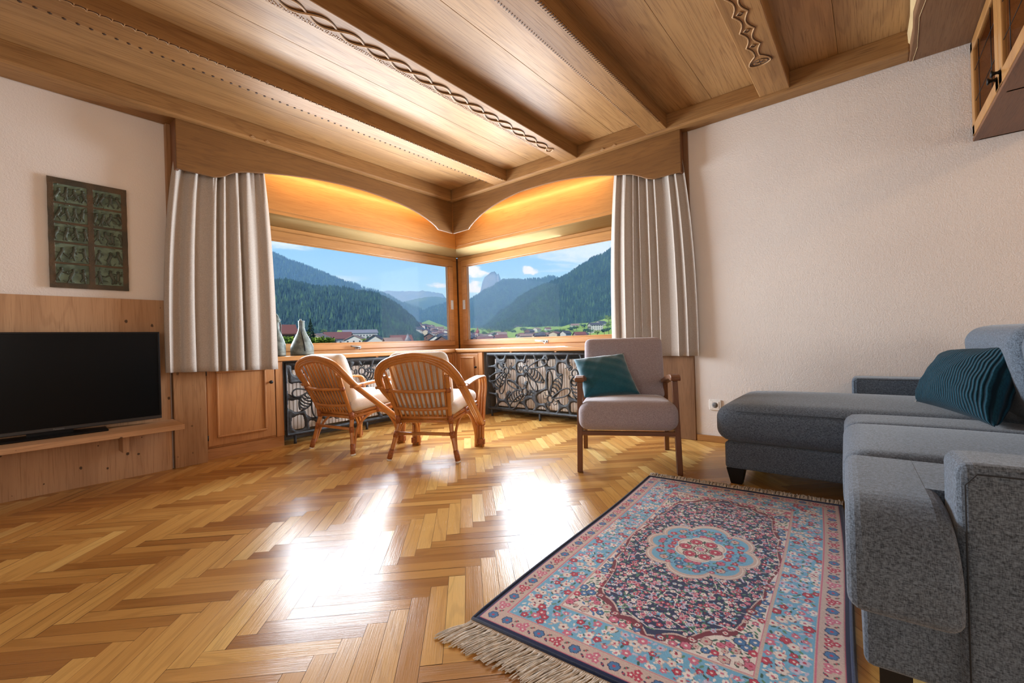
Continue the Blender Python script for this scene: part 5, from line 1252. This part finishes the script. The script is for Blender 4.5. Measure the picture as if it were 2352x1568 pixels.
def cones(name, pts, hs, mat, parent=None, kind=None, sides=6):
    """many conifers as one wood: pts (n,3) foot points, hs heights"""
    n = len(pts); k = sides; rng = np.random.default_rng(3)
    ang = np.arange(k) * 2 * PI / k; vs = np.zeros((n, 2 * k + 2, 3)); rot = rng.uniform(0, 6, n)[:, None]; w = hs * rng.uniform(.17, .25, n)
    for L, (zf, rf) in enumerate(((.10, 1.0), (.42, .62))):
        vs[:, L * k:(L + 1) * k, 0] = pts[:, None, 0] + np.cos(ang[None] + rot) * (w * rf)[:, None]
        vs[:, L * k:(L + 1) * k, 1] = pts[:, None, 1] + np.sin(ang[None] + rot) * (w * rf)[:, None]
        vs[:, L * k:(L + 1) * k, 2] = pts[:, None, 2] + (hs * zf)[:, None]
    vs[:, 2 * k] = pts; vs[:, 2 * k, 2] += hs * .62; vs[:, 2 * k + 1] = pts; vs[:, 2 * k + 1, 2] += hs
    tri = []
    for i in range(k): tri += [(i, (i + 1) % k, 2 * k), (k + i, k + (i + 1) % k, 2 * k + 1)]
    tri = np.array(tri); F = (tri[None] + (np.arange(n) * (2 * k + 2))[:, None, None]).reshape(-1, 3)
    me = bpy.data.meshes.new(name); V = vs.reshape(-1, 3)
    me.vertices.add(len(V)); me.vertices.foreach_set('co', V.astype(np.float32).ravel()); me.loops.add(F.size); me.loops.foreach_set('vertex_index', F.astype(np.int32).ravel())
    me.polygons.add(len(F)); me.polygons.foreach_set('loop_start', np.arange(0, F.size, 3, dtype=np.int32)); me.update(calc_edges=True)
    me.materials.append(mat); o = bpy.data.objects.new(name, me); COL.objects.link(o)
    if parent is not None: o.parent = parent
    if kind: o['kind'] = kind
    return o
def fbm(x, y, seed=0, octv=5):
    r = np.random.default_rng(seed); out = np.zeros_like(x); a = 1.0
    for o in range(octv):
        for _ in range(3):
            d = r.uniform(0, 2 * PI); ph = r.uniform(0, 6.28); out += a / 3 * np.sin((x * math.cos(d) + y * math.sin(d)) * 2 ** o * 6.28 + ph)
        a *= .5
    return out
def ridge(name, label, prof, dist, foot, near, mat, trees=0, th=14, tmat='conifer', rough=.03, seed=1, conv=1.0, rows=26, cat='mountain', crest=True, amp=1.0):
    """a hillside whose crest follows prof (view points) at dist metres, running down to height foot at near metres"""
    P = [Vector((a, b, 0)) for a, b in prof]
    L = [0]
    for a, b in zip(P[:-1], P[1:]): L.append(L[-1] + (b - a).length)
    n = max(60, int(L[-1] / 3)); px = np.interp(np.linspace(0, L[-1], n), L, [p.x for p in P]); py = np.interp(np.linspace(0, L[-1], n), L, [p.y for p in P])
    D = dist if callable(dist) else (lambda t: dist)
    top = np.array([at(x, y, D(i / (n - 1))) for i, (x, y) in enumerate(zip(px, py))])
    hr = np.hypot(top[:, 0], top[:, 1]); dirv = top[:, :2] / hr[:, None]
    G = np.zeros((rows + 2, n, 3))
    for j in range(rows + 1):
        t = j / rows; d = hr * (1 - t) + near * t
        G[j + 1, :, :2] = dirv * d[:, None]; G[j + 1, :, 2] = (top[:, 2] - foot) * (1 - t) ** conv + foot
        sc = dist if not callable(dist) else dist(.5)
        nz = fbm(G[j + 1, :, 0] / sc * 3, G[j + 1, :, 1] / sc * 3, seed) * rough * sc * amp
        G[j + 1, :, 2] += nz * min(1, t * 5) * (1 - t * .75) * .5
    G[0] = G[1]; G[0, :, :2] *= 1.12; G[0, :, 2] = foot
    if crest: G[1, :, 2] += np.random.default_rng(seed).normal(0, 1, n) * sc * .0006
    V = G.reshape(-1, 3); idx = np.arange((rows + 2) * n).reshape(rows + 2, n)
    q = np.stack([idx[:-1, :-1], idx[1:, :-1], idx[1:, 1:], idx[:-1, 1:]], -1).reshape(-1, 4)
    me = bpy.data.meshes.new(name); me.from_pydata(V.tolist(), [], q.tolist()); me.update(); me.polygons.foreach_set('use_smooth', np.ones(len(q), dtype=bool)); me.materials.append(M[mat])
    o = bpy.data.objects.new(name, me); COL.objects.link(o); tag(o, label, cat)
    if trees:
        r = np.random.default_rng(seed + 9); ti = 1 + r.uniform(0, 1, trees) ** 1.25 * (rows - .02); ui = r.uniform(0, n - 1.01, trees)
        crestn = trees // 8; ti[:crestn] = 1.0
        a, b = ti.astype(int), ui.astype(int); fa, fb = (ti - a)[:, None], (ui - b)[:, None]
        pts = G[a, b] * (1 - fa) * (1 - fb) + G[np.minimum(a + 1, rows + 1), b] * fa * (1 - fb) + G[a, b + 1] * (1 - fa) * fb + G[np.minimum(a + 1, rows + 1), b + 1] * fa * fb
        hs = th * r.uniform(.65, 1.25, trees); pts[:, 2] -= hs * .12
        half = int(trees * .8)
        cones('forest', pts[:half], hs[:half], M[tmat], o, 'stuff'); cones('forest', pts[half:], hs[half:], M['conifer2'], o, 'stuff')
    return o
def landscape():
    ridge('mountain', 'pale hazy plateau range on the horizon in the left window', [(850, 684), (872, 672), (887, 667), (915, 669), (932, 668), (959, 669), (970, 667), (990, 670), (1004, 672), (1017, 675.6), (1024, 684), (1060, 692)], 6500, 0, 5200, 'rock', rough=.01, seed=2)
    ridge('mountain', 'steep pale rock tower peak rising behind the wooded ridge', [(1090, 692), (1098.7, 681), (1104, 666), (1108, 648), (1113, 637), (1122.5, 629), (1130, 624), (1134.4, 622.5), (1139, 625), (1141, 631), (1144.5, 627), (1147, 633.5), (1152, 646), (1158, 660)], 4600, 60, 4000, 'rock', rough=.025, seed=3)
    ridge('mountain', 'small snowy summit peeping over the right ridge', [(1244, 646), (1250, 640), (1256, 636.5), (1261, 635), (1266, 639), (1274, 646)], 5600, 200, 5000, 'rock', rough=.01, seed=5)
    ridge('mountain', 'row of small pale crags peeping over the wooded ridge', [(1183, 648), (1190, 643.5), (1196, 644), (1203, 641), (1210, 645), (1216, 649)], 5600, 200, 5000, 'rock', rough=.01, seed=6)
    ridge('mountain', 'blue hill with a bright pasture on top in the left window', [(895, 712), (919, 696), (944, 688), (972, 683), (983, 681), (1005, 681), (1026, 685), (1060, 686), (1088, 685), (1110, 690)], 4000, -40, 3000, 'alp', rough=.02, seed=7)
    ridge('mountain', 'long wooded mountainside at the far left of the left window', [(540, 545), (580, 562), (616, 582), (653, 599), (680, 609), (706, 618), (749, 635), (781, 648), (812, 664), (823, 677), (850, 694), (880, 712)], 2600, -20, 1500, 'forestfar', 6500, 26, seed=11, rough=.04)
    ridge('mountain', 'second wooded slope behind it, running down to the valley', [(700, 640), (749, 640), (781, 648), (812.6, 655), (844, 667), (872, 674.5), (897.6, 684), (914.6, 696), (940, 705), (961, 711), (993, 731), (1010, 742), (1030, 752)], 3000, -20, 2300, 'forestfar', 2600, 26, seed=12, rough=.03)
    ridge('mountain', 'wooded ridge below the rock tower in the right window', [(960, 728), (980, 715), (993, 709.6), (1026, 701), (1060, 700), (1073, 696.6), (1097, 682), (1115, 670), (1133.5, 661), (1152, 648), (1170, 646), (1203, 647), (1225, 645), (1247, 643.6), (1258, 639), (1276, 640), (1287, 644.5), (1330, 670)], 2900, 0, 1900, 'forestfar', 6500, 24, seed=13, rough=.045)
    ridge('mountain', 'big dark wooded mountain at the right of the right window', [(1090, 764), (1115, 752), (1133.5, 736), (1148, 719.5), (1170, 708.5), (1192, 688), (1227, 668), (1256, 657), (1287, 644.5), (1313, 630), (1331, 617), (1349.5, 608), (1362, 597), (1386, 590.5), (1404, 577), (1440, 560), (1490, 545)], lambda t: 1700 - 350 * t, 8, 900, 'forestfloor', 11000, 15, seed=14, rough=.05)
    ridge('hill', 'near dark wooded hill in the left window', [(540, 690), (590, 672), (623, 656), (653, 652), (696, 660), (727.5, 668), (770, 668), (791, 670), (823, 678), (855, 680), (876, 688), (902, 701), (919, 712), (936, 727), (951, 739), (966, 760), (985, 778)], 1000, -10, 560, 'forestfloor', 9000, 13, seed=15, rough=.05, cat='hill')
    # valley floor and meadows
    def patch(name, label, quad, mat, nz=.6, cat='meadow', n=24):
        A, B, C_, D_ = [Vector(q) for q in quad]; m = MB(); r = random.random()
        m.grid(lambda u, v: tuple((A * (1 - u) + B * u) * (1 - v) + (D_ * (1 - u) + C_ * u) * v + Vector((0, 0, nz * math.sin(u * 9 + r) * math.sin(v * 7 + r)))), n, n)
        o = m.build(name, M[mat]); tag(o, label, cat); return o
    m = MB(); 
    for a0, a1 in zip(np.linspace(math.radians(12), math.radians(82), 29)[:-1], np.linspace(math.radians(12), math.radians(82), 29)[1:]):
        pass
    A_ = np.linspace(math.radians(8), math.radians(84), 40); D_ = [14, 40, 120, 300, 520, 800, 1200, 2000, 4200, 9500]; Zs = [-13, -13, -12.5, -12, -12, -9, -4, 0, 10, 30]
    vs = [(d * math.cos(a), d * math.sin(a), z - (2 if 1000 > d > 500 and a > 1.0 else 0)) for d, z in zip(D_, Zs) for a in A_]; fs = [(j * 40 + i, j * 40 + i + 1, (j + 1) * 40 + i + 1, (j + 1) * 40 + i) for j in range(9) for i in range(39)]
    m.add(vs, [f[::-1] for f in fs], True); o = m.build('valley_floor', M['town']); struct(o)
    patch('meadow', 'bright green meadow behind the red onion domed church tower', [at(1060, 770, 760), at(1150, 769, 760), at(1150, 752, 1150), at(1060, 754, 1150)], 'meadow')
    patch('meadow', 'broad bright green meadow in the middle of the right window', [at(1130, 776, 620), at(1300, 773, 620), at(1300, 748, 980), at(1190, 750, 1000)], 'meadow')
    patch('meadow', 'sloping bright meadow on the hillside around the white hotel', [at(1270, 773, 560), at(1440, 772, 520), at(1440, 722, 860), at(1290, 751, 900)], 'meadow', 2.5)
    patch('meadow', 'pale green clearing above the hillside town', [at(955, 745, 1300), at(1020, 763, 1100), at(1030, 752, 1500), at(985, 735, 1900)], 'meadow')
    patch('meadow', 'small green clearing behind the long white school', [at(770, 767, 545), at(800, 769, 545), at(806, 760, 610), at(776, 758, 610)], 'meadow', .1)
landscape()

# houses
def house_proto(name, W, D, H, RH, wall, roof, ov=.9, win=True, ridge_x=True):
    t = bpy.data.objects.new(name, None); COL.objects.link(t)
    m = MB(); m.box(-W / 2, W / 2, -D / 2, D / 2, -3, H)
    if ridge_x: m.add([(-W / 2, -D / 2, H), (-W / 2, D / 2, H), (-W / 2, 0, H + RH), (W / 2, -D / 2, H), (W / 2, D / 2, H), (W / 2, 0, H + RH)], [(0, 2, 1), (3, 4, 5)])
    m.build('wall', wall, t, world=False)
    m = MB(); k = RH / (D / 2); o = ov
    for s in (-1, 1):
        vs = [(-W / 2 - o, s * (D / 2 + o), H - k * o), (W / 2 + o, s * (D / 2 + o), H - k * o), (W / 2 + o, 0, H + RH), (-W / 2 - o, 0, H + RH)]
        m.add(vs + [(a, b, c + .35) for a, b, c in vs], [(0, 1, 2, 3), (7, 6, 5, 4), (0, 4, 5, 1), (1, 5, 6, 2), (2, 6, 7, 3), (3, 7, 4, 0)])
    m.build('roof', roof, t, world=False)
    if win:
        w = MB(); nf = max(1, int(H / 2.9))
        for fl in range(nf):
            z = 1.0 + fl * 2.9
            for i in range(max(2, int(W / 3))):
                x = -W / 2 + (i + .5) * W / max(2, int(W / 3))
                for s in (-1, 1): w.box(x - .55, x + .55, s * (D / 2) - .06, s * (D / 2) + .06, z, z + 1.4)
            for i in range(max(2, int(D / 3.4))):
                y = -D / 2 + (i + .5) * D / max(2, int(D / 3.4))
                for s in (-1, 1): w.box(s * W / 2 - .06, s * W / 2 + .06, y - .5, y + .5, z, z + 1.4)
        w.build_split('window', M['hole'], t, world=False)
        b = MB()
        for fl in range(1, nf):
            for s in (-1, 1): b.box(s * (W / 2 + .45) - .45, s * (W / 2 + .45) + .45, -D / 2 + .8, D / 2 - .8, 2.9 * fl, 2.9 * fl + .85)
        if nf > 1: b.build_split('balcony', M['timber'], t, world=False)
    return t
M['timber'] = plain('weathered_timber', (0.12, 0.065, 0.035), .8)
WALLS = {'white': plain('white_render', (0.374, 0.369, 0.352), .9), 'cream': plain('cream_render', (0.341, 0.297, 0.22), .9), 'rose': plain('rose_render', (0.319, 0.231, 0.198), .9), 'brown': plain('brown_timber', (0.10, 0.045, 0.03), .8)}
ROOFS = {'dark': plain('dark_slate', (0.055, 0.048, 0.05), .7), 'red': plain('dark_red_tile', (0.14, 0.045, 0.035), .8), 'pink': plain('faded_tile', (0.22, 0.14, 0.11), .85), 'grey': plain('grey_metal_roof', (0.17, 0.16, 0.17), .5)}
NAME_W = {'white': 'white', 'cream': 'cream', 'rose': 'pink', 'brown': 'brown timber'}; NAME_R = {'dark': 'dark slate', 'red': 'dark red', 'pink': 'faded pink', 'grey': 'grey'}
PROTO = {}
def house(px, py, dist, W, H, wall, roof, label, RH=None, D=None, face=0.0, group=None, win=True, name='house'):
    """px, py: middle of the eaves in the view"""
    D = D or W * .75; RH = RH or D * .22; key = (round(W, 1), round(D, 1), round(H, 1), round(RH, 1), wall, roof, win)
    p = at(px, py, dist); a = math.atan2(p.y, p.x); loc = (p.x, p.y, p.z - H)
    if key not in PROTO:
        t = house_proto(name, W, D, H, RH, WALLS[wall], ROOFS[roof], win=win); PROTO[key] = t; t.location = loc; t.rotation_euler = (0, 0, a - PI / 2 + face)
    else: t = dup(PROTO[key], loc, a - PI / 2 + face)
    t['label'] = label; t['category'] = 'house'
    if group: t['group'] = group
    elif 'group' in t: del t['group']
    return t
def town():
    house(827, 764.5, 500, 34, 7.5, 'white', 'grey', 'long white school with a grey roof below the wooded hill', 3.2, 13, .12)
    house(776, 777, 330, 17, 7.5, 'white', 'red', 'white hotel with a broad dark red roof in the left window', 4.2, 13, .25)
    house(818, 780, 300, 13, 6, 'white', 'pink', 'white house with a light brown roof right of the dark red roofed hotel', 2.6, 11, 1.35)
    house(733, 782, 190, 8.5, 6, 'white', 'pink', 'white house with a pinkish roof just behind the leafy bush', 2.4, 9, 1.2)
    house(744, 775, 330, 14, 5, 'white', 'pink', 'low house with a pale roof left of the hotel', 2.6, 10, .1)
    house(653, 763, 150, 4.6, 4.5, 'brown', 'red', 'dark brown timber house seen between the two zinc jugs', 2.0, 5, .2)
    house(672, 764, 180, 5, 3.5, 'white', 'pink', 'pale house right of the brown timber house, behind the jugs', 1.0, 5, .5)
    house(864, 783, 230, 10, 5, 'white', 'dark', 'white gabled house at the sill in the middle of the left window', 2.8, 9, 1.4)
    house(902, 787, 220, 7, 5, 'cream', 'pink', 'cream house with a hipped pink roof near the pointed turret', 2.2, 6, .3)
    house(921, 783, 250, 10, 5, 'white', 'red', 'house with a dark red roof left of the pointed grey turret', 3.0, 9, .2)
    house(1004, 779, 300, 9, 6, 'white', 'dark', 'white chalet by the left window corner post', 2.4, 8, 1.3)
    house(986, 772, 380, 10, 6, 'brown', 'dark', 'brown timber chalet above the white chalet at the corner post', 2.4, 8, 1.5)
    house(1020, 781, 260, 8, 5.5, 'brown', 'dark', 'dark timber chalet touching the left window corner post', 2.4, 8, 1.2)
    t = thing('turret', 'pointed grey turret roof at the bottom of the left window', 'turret', at(937, 785, 210)); q = at(937, 785, 210)
    m = MB(); m.lathe([(2.0, -4), (2.0, 0)], q, 8); m.build('wall', WALLS['white'], t)
    m = MB(); m.lathe([(2.5, -.2), (.9, 2.4), (.02, 4.2)], q, 4); m.build('roof', ROOFS['grey'], t)
    # church tower with a red onion dome
    q = at(1097.5, 779, 560); t = thing('church_tower', 'white church tower with a dark red onion dome', 'church tower', q)
    m = MB(); m.box(q.x - 2.3, q.x + 2.3, q.y - 2.3, q.y + 2.3, q.z - 8, q.z + 7.5); m.build('shaft', WALLS['rose'], t)
    m = MB()
    for s in (-1, 1): m.box(q.x + s * 2.32 - .05, q.x + s * 2.32 + .05, q.y - .7, q.y + .7, q.z + 3.6, q.z + 6.2); m.box(q.x - .7, q.x + .7, q.y + s * 2.32 - .05, q.y + s * 2.32 + .05, q.z + 3.6, q.z + 6.2)
    m.build_split('belfry_opening', M['hole'], t)
    m = MB(); m.lathe([(2.5, 7.5), (1.6, 8.2), (2.3, 9.0), (2.5, 10.0), (1.9, 11.3), (.8, 12.4), (.45, 13.5), (.6, 14.1), (.2, 15.0), (.05, 17.5)], q, 16); m.build('onion_dome', plain('red_copper', (0.20, 0.035, 0.03), .5), t)
    # chalets on the right
    house(1367, 746, 620, 17, 9, 'white', 'dark', 'white hotel with balconies on the sloping meadow', 3, 13, .4)
    house(1380, 741, 700, 15, 6, 'white', 'dark', 'white chalet just above the meadow hotel', 2.6, 11, .9)
    house(1320, 747, 760, 13, 5, 'white', 'pink', 'lone pale house at the upper edge of the sloping meadow', 2.6, 11, .3)
    house(1189, 750, 980, 16, 5, 'white', 'dark', 'house at the forest edge above the broad meadow', 2.6, 11, .3)
    house(1216, 760, 700, 12, 7, 'brown', 'dark', 'dark timber chalet in the broad meadow', 3, 11, .9)
    house(1233, 756, 760, 11, 5, 'white', 'pink', 'small pale house in the broad meadow right of the timber chalet', 2.6, 10, .9)
    house(1258, 755, 800, 9, 5, 'white', 'red', 'small red roofed house between the meadow trees', 2.4, 9, .4)
    house(1299, 765, 420, 8, 5.5, 'white', 'dark', 'white chalet at the foot of the sloping meadow', 2.2, 7, .9)
    house(1331, 768, 400, 9, 4.6, 'rose', 'red', 'pink house with a red roof at the sill of the right window', 2.2, 7, .4)
    house(1341, 767, 410, 5.5, 5.6, 'white', 'dark', 'narrow white house beside the pink red roofed house', 1.8, 6, .9)
    house(1150, 775, 470, 12, 4.5, 'brown', 'red', 'brown house with a red roof at the sill near the church', 2.8, 9, .2)
    house(1152, 767, 600, 12, 5, 'white', 'pink', 'pale house behind the brown red roofed house', 2.6, 9, .4)
    # close-built rows of the village
    rnd = random.Random(12); kinds = [('white', 'dark'), ('white', 'pink'), ('cream', 'red'), ('rose', 'pink'), ('white', 'red'), ('brown', 'dark')]
    for i in range(26):
        w, r = kinds[i % 6]; x = 1196 + i * 3.9 + rnd.uniform(-1, 1)
        house(x, 770.5 + rnd.uniform(-2.2, 1.6) - (x - 1196) * .035, rnd.uniform(420, 520), rnd.choice((9., 11.)), rnd.choice((5., 6.5)), w, r, NAME_W[w] + ' house with a ' + NAME_R[r] + ' roof in the village row at the right sill', None, 8., rnd.choice((.2, 1.2)), 'village row under the right meadow', False)
    for i in range(40):
        w, r = kinds[(i * 5) % 6]; x = rnd.uniform(1072, 1146); y = rnd.uniform(764, 779)
        if abs(x - 1097) < 6 and y > 770: x += 12
        house(x, y, 420 + (779 - y) * 22 + rnd.uniform(0, 30), 9., rnd.choice((5., 6.5)), w, r, NAME_W[w] + ' house with a ' + NAME_R[r] + ' roof in the town around the church', None, 8., rnd.choice((.2, 1.2)), 'town around the church', False)
    for i in range(64):
        w, r = kinds[(i * 7) % 6]; u = rnd.random(); x = 950 + 78 * u + rnd.uniform(-4, 4); y = 741 + 18 * u + rnd.uniform(-4, 14)
        if x > 1028: continue
        house(x, y, 1250 - (y - 735) * 20 + rnd.uniform(0, 40), 11., rnd.choice((6., 8.)), w, r, NAME_W[w] + ' house with a ' + NAME_R[r] + ' roof in the far hillside town', None, 9., rnd.choice((.2, 1.2)), 'hillside town', False)
town()

# trees near the windows and in the meadows
def conifer(label, p, h, w, n=420, group=None):
    t = thing('conifer', label, 'tree', p, 0, group); r = random.Random(int(p.x * 10)); m = MB()
    for i in range(n):
        f = r.random() ** .8; z = h * (.06 + .92 * f); rad = w * (1 - f) * (.55 + .45 * r.random()) + .03; a = r.uniform(0, 2 * PI); c, s = math.cos(a), math.sin(a)
        l = w * .22 * (1.2 - f) + .1; q = l * .45; x, y = p.x + rad * c, p.y + rad * s
        m.add([(x - c * l, y - s * l, p.z + z + l * .35), (x - s * q, y + c * q, p.z + z), (x + c * l * .7, y + s * l * .7, p.z + z - l * .45), (x + s * q, y - c * q, p.z + z)], [(0, 1, 2, 3)])
    m.build('foliage', M['conifer'], t)
    m = MB(); m.tube([(p.x, p.y, p.z - 1), (p.x, p.y, p.z + h * .95)], [w * .09, .02], 7); m.build('trunk', M['timber'], t)
def bush(label, p, rx, rz, n=900, mat='leaf', name='bush', lf=.16, group=None, cat='bush'):
    t = thing(name, label, cat, p, 0, group); r = random.Random(int(p.x * 10) + 3); m = MB()
    blobs = [(p.x + r.uniform(-.6, .6) * rx, p.y + r.uniform(-.6, .6) * rx, p.z + r.uniform(.0, .75) * rz, r.uniform(.3, .5)) for _ in range(9)]
    for i in range(n):
        bx, by, bz, br = blobs[i % 9]; v = Vector((r.gauss(0, 1), r.gauss(0, 1), r.gauss(0, 1))).normalized() * (r.random() ** .3)
        c = Vector((bx + v.x * rx * br, by + v.y * rx * br, bz + v.z * rz * br * .8)); d = Vector((r.gauss(0, 1), r.gauss(0, 1), r.gauss(0, 1))).normalized(); e = d.orthogonal().normalized(); k = lf * r.uniform(.6, 1.3)
        m.add([c - d * k, c + e * k * .45, c + d * k, c - e * k * .45], [(0, 1, 2, 3)])
    m.build('foliage', M[mat], t)
    m = MB(); m.tube([(p.x, p.y, p.z - rz * 1.6), (p.x, p.y, p.z + rz * .3)], [rx * .10, rx * .05], 7); m.build('trunk', M['timber'], t)
def greenery():
    conifer('dark spruce standing right of the zinc jug, outside the left window', at(714.5, 783, 120), 5.6, 1.5)
    conifer('small spruce in front of the long white school', at(809, 779, 300), 4.2, 1.6, 200)
    conifer('dark small spruce in front of the red roofed hotel', at(767, 792, 150), 2.6, 1.3, 200)
    bush('bright green bush between the two zinc jugs', at(660, 789, 42), 1.15, .62, 900)
    bush('bright green bush right of the zinc jug with the lid', at(733, 790, 40), 1.15, .62, 900)
    bush('leafy tree at the far left below the wooded hill', at(690, 772, 200), 4.5, 1.9, 500, 'leaf', 'tree', .5, None, 'tree')
    k = 0
    places = [(782, 771, 420), (848, 779, 330), (884, 780, 330), (838, 784, 260), (872, 778, 380), (760, 768, 460), (740, 762, 520), (1140, 770, 620), (1203, 757, 800), (1245, 763, 680), (1252, 766, 640), (1262, 764, 660), (1270, 766, 620), (1277, 762, 640), (1284, 765, 600), (1290, 760, 640), (1309, 757, 620), (1316, 755, 640), (1324, 753, 660), (1338, 750, 700), (1356, 762, 520), (1372, 764, 500), (1388, 762, 500), (1398, 758, 500), (1396, 747, 640), (1345, 760, 540), (1172, 760, 800), (1163, 763, 800), (1180, 764, 760), (1113, 766, 620), (1125, 762, 700), (1086, 763, 700), (1378, 733, 760), (1398, 731, 760)]
    for px, py, d in places:
        p = at(px, py, d); bush('rounded green tree among the houses and meadows of the valley', p, d * .0085, d * .0062, 120, 'conifer2' if k % 3 else 'leaf', 'tree', d * .0022, 'valley trees', 'tree'); k += 1
greenery()

# thin summer haze in the valley: a real scattering volume
def haze():
    m = bpy.data.materials.new('valley_haze'); m.use_nodes = True; nt = m.node_tree; nt.nodes.clear()
    o = nt.nodes.new('ShaderNodeOutputMaterial'); v = nt.nodes.new('ShaderNodeVolumeScatter'); v.inputs['Color'].default_value = (0.31, 0.59, 1.0, 1); v.inputs['Density'].default_value = 0.00022; v.inputs['Anisotropy'].default_value = 0.0
    nt.links.new(v.outputs[0], o.inputs['Volume'])
    b = MB(); b.box(70, 11000, 70, 11000, -60, 1000); h = b.build('haze', m); tag(h, 'pale blue summer haze filling the valley outside', 'haze', None, 'stuff')
haze()
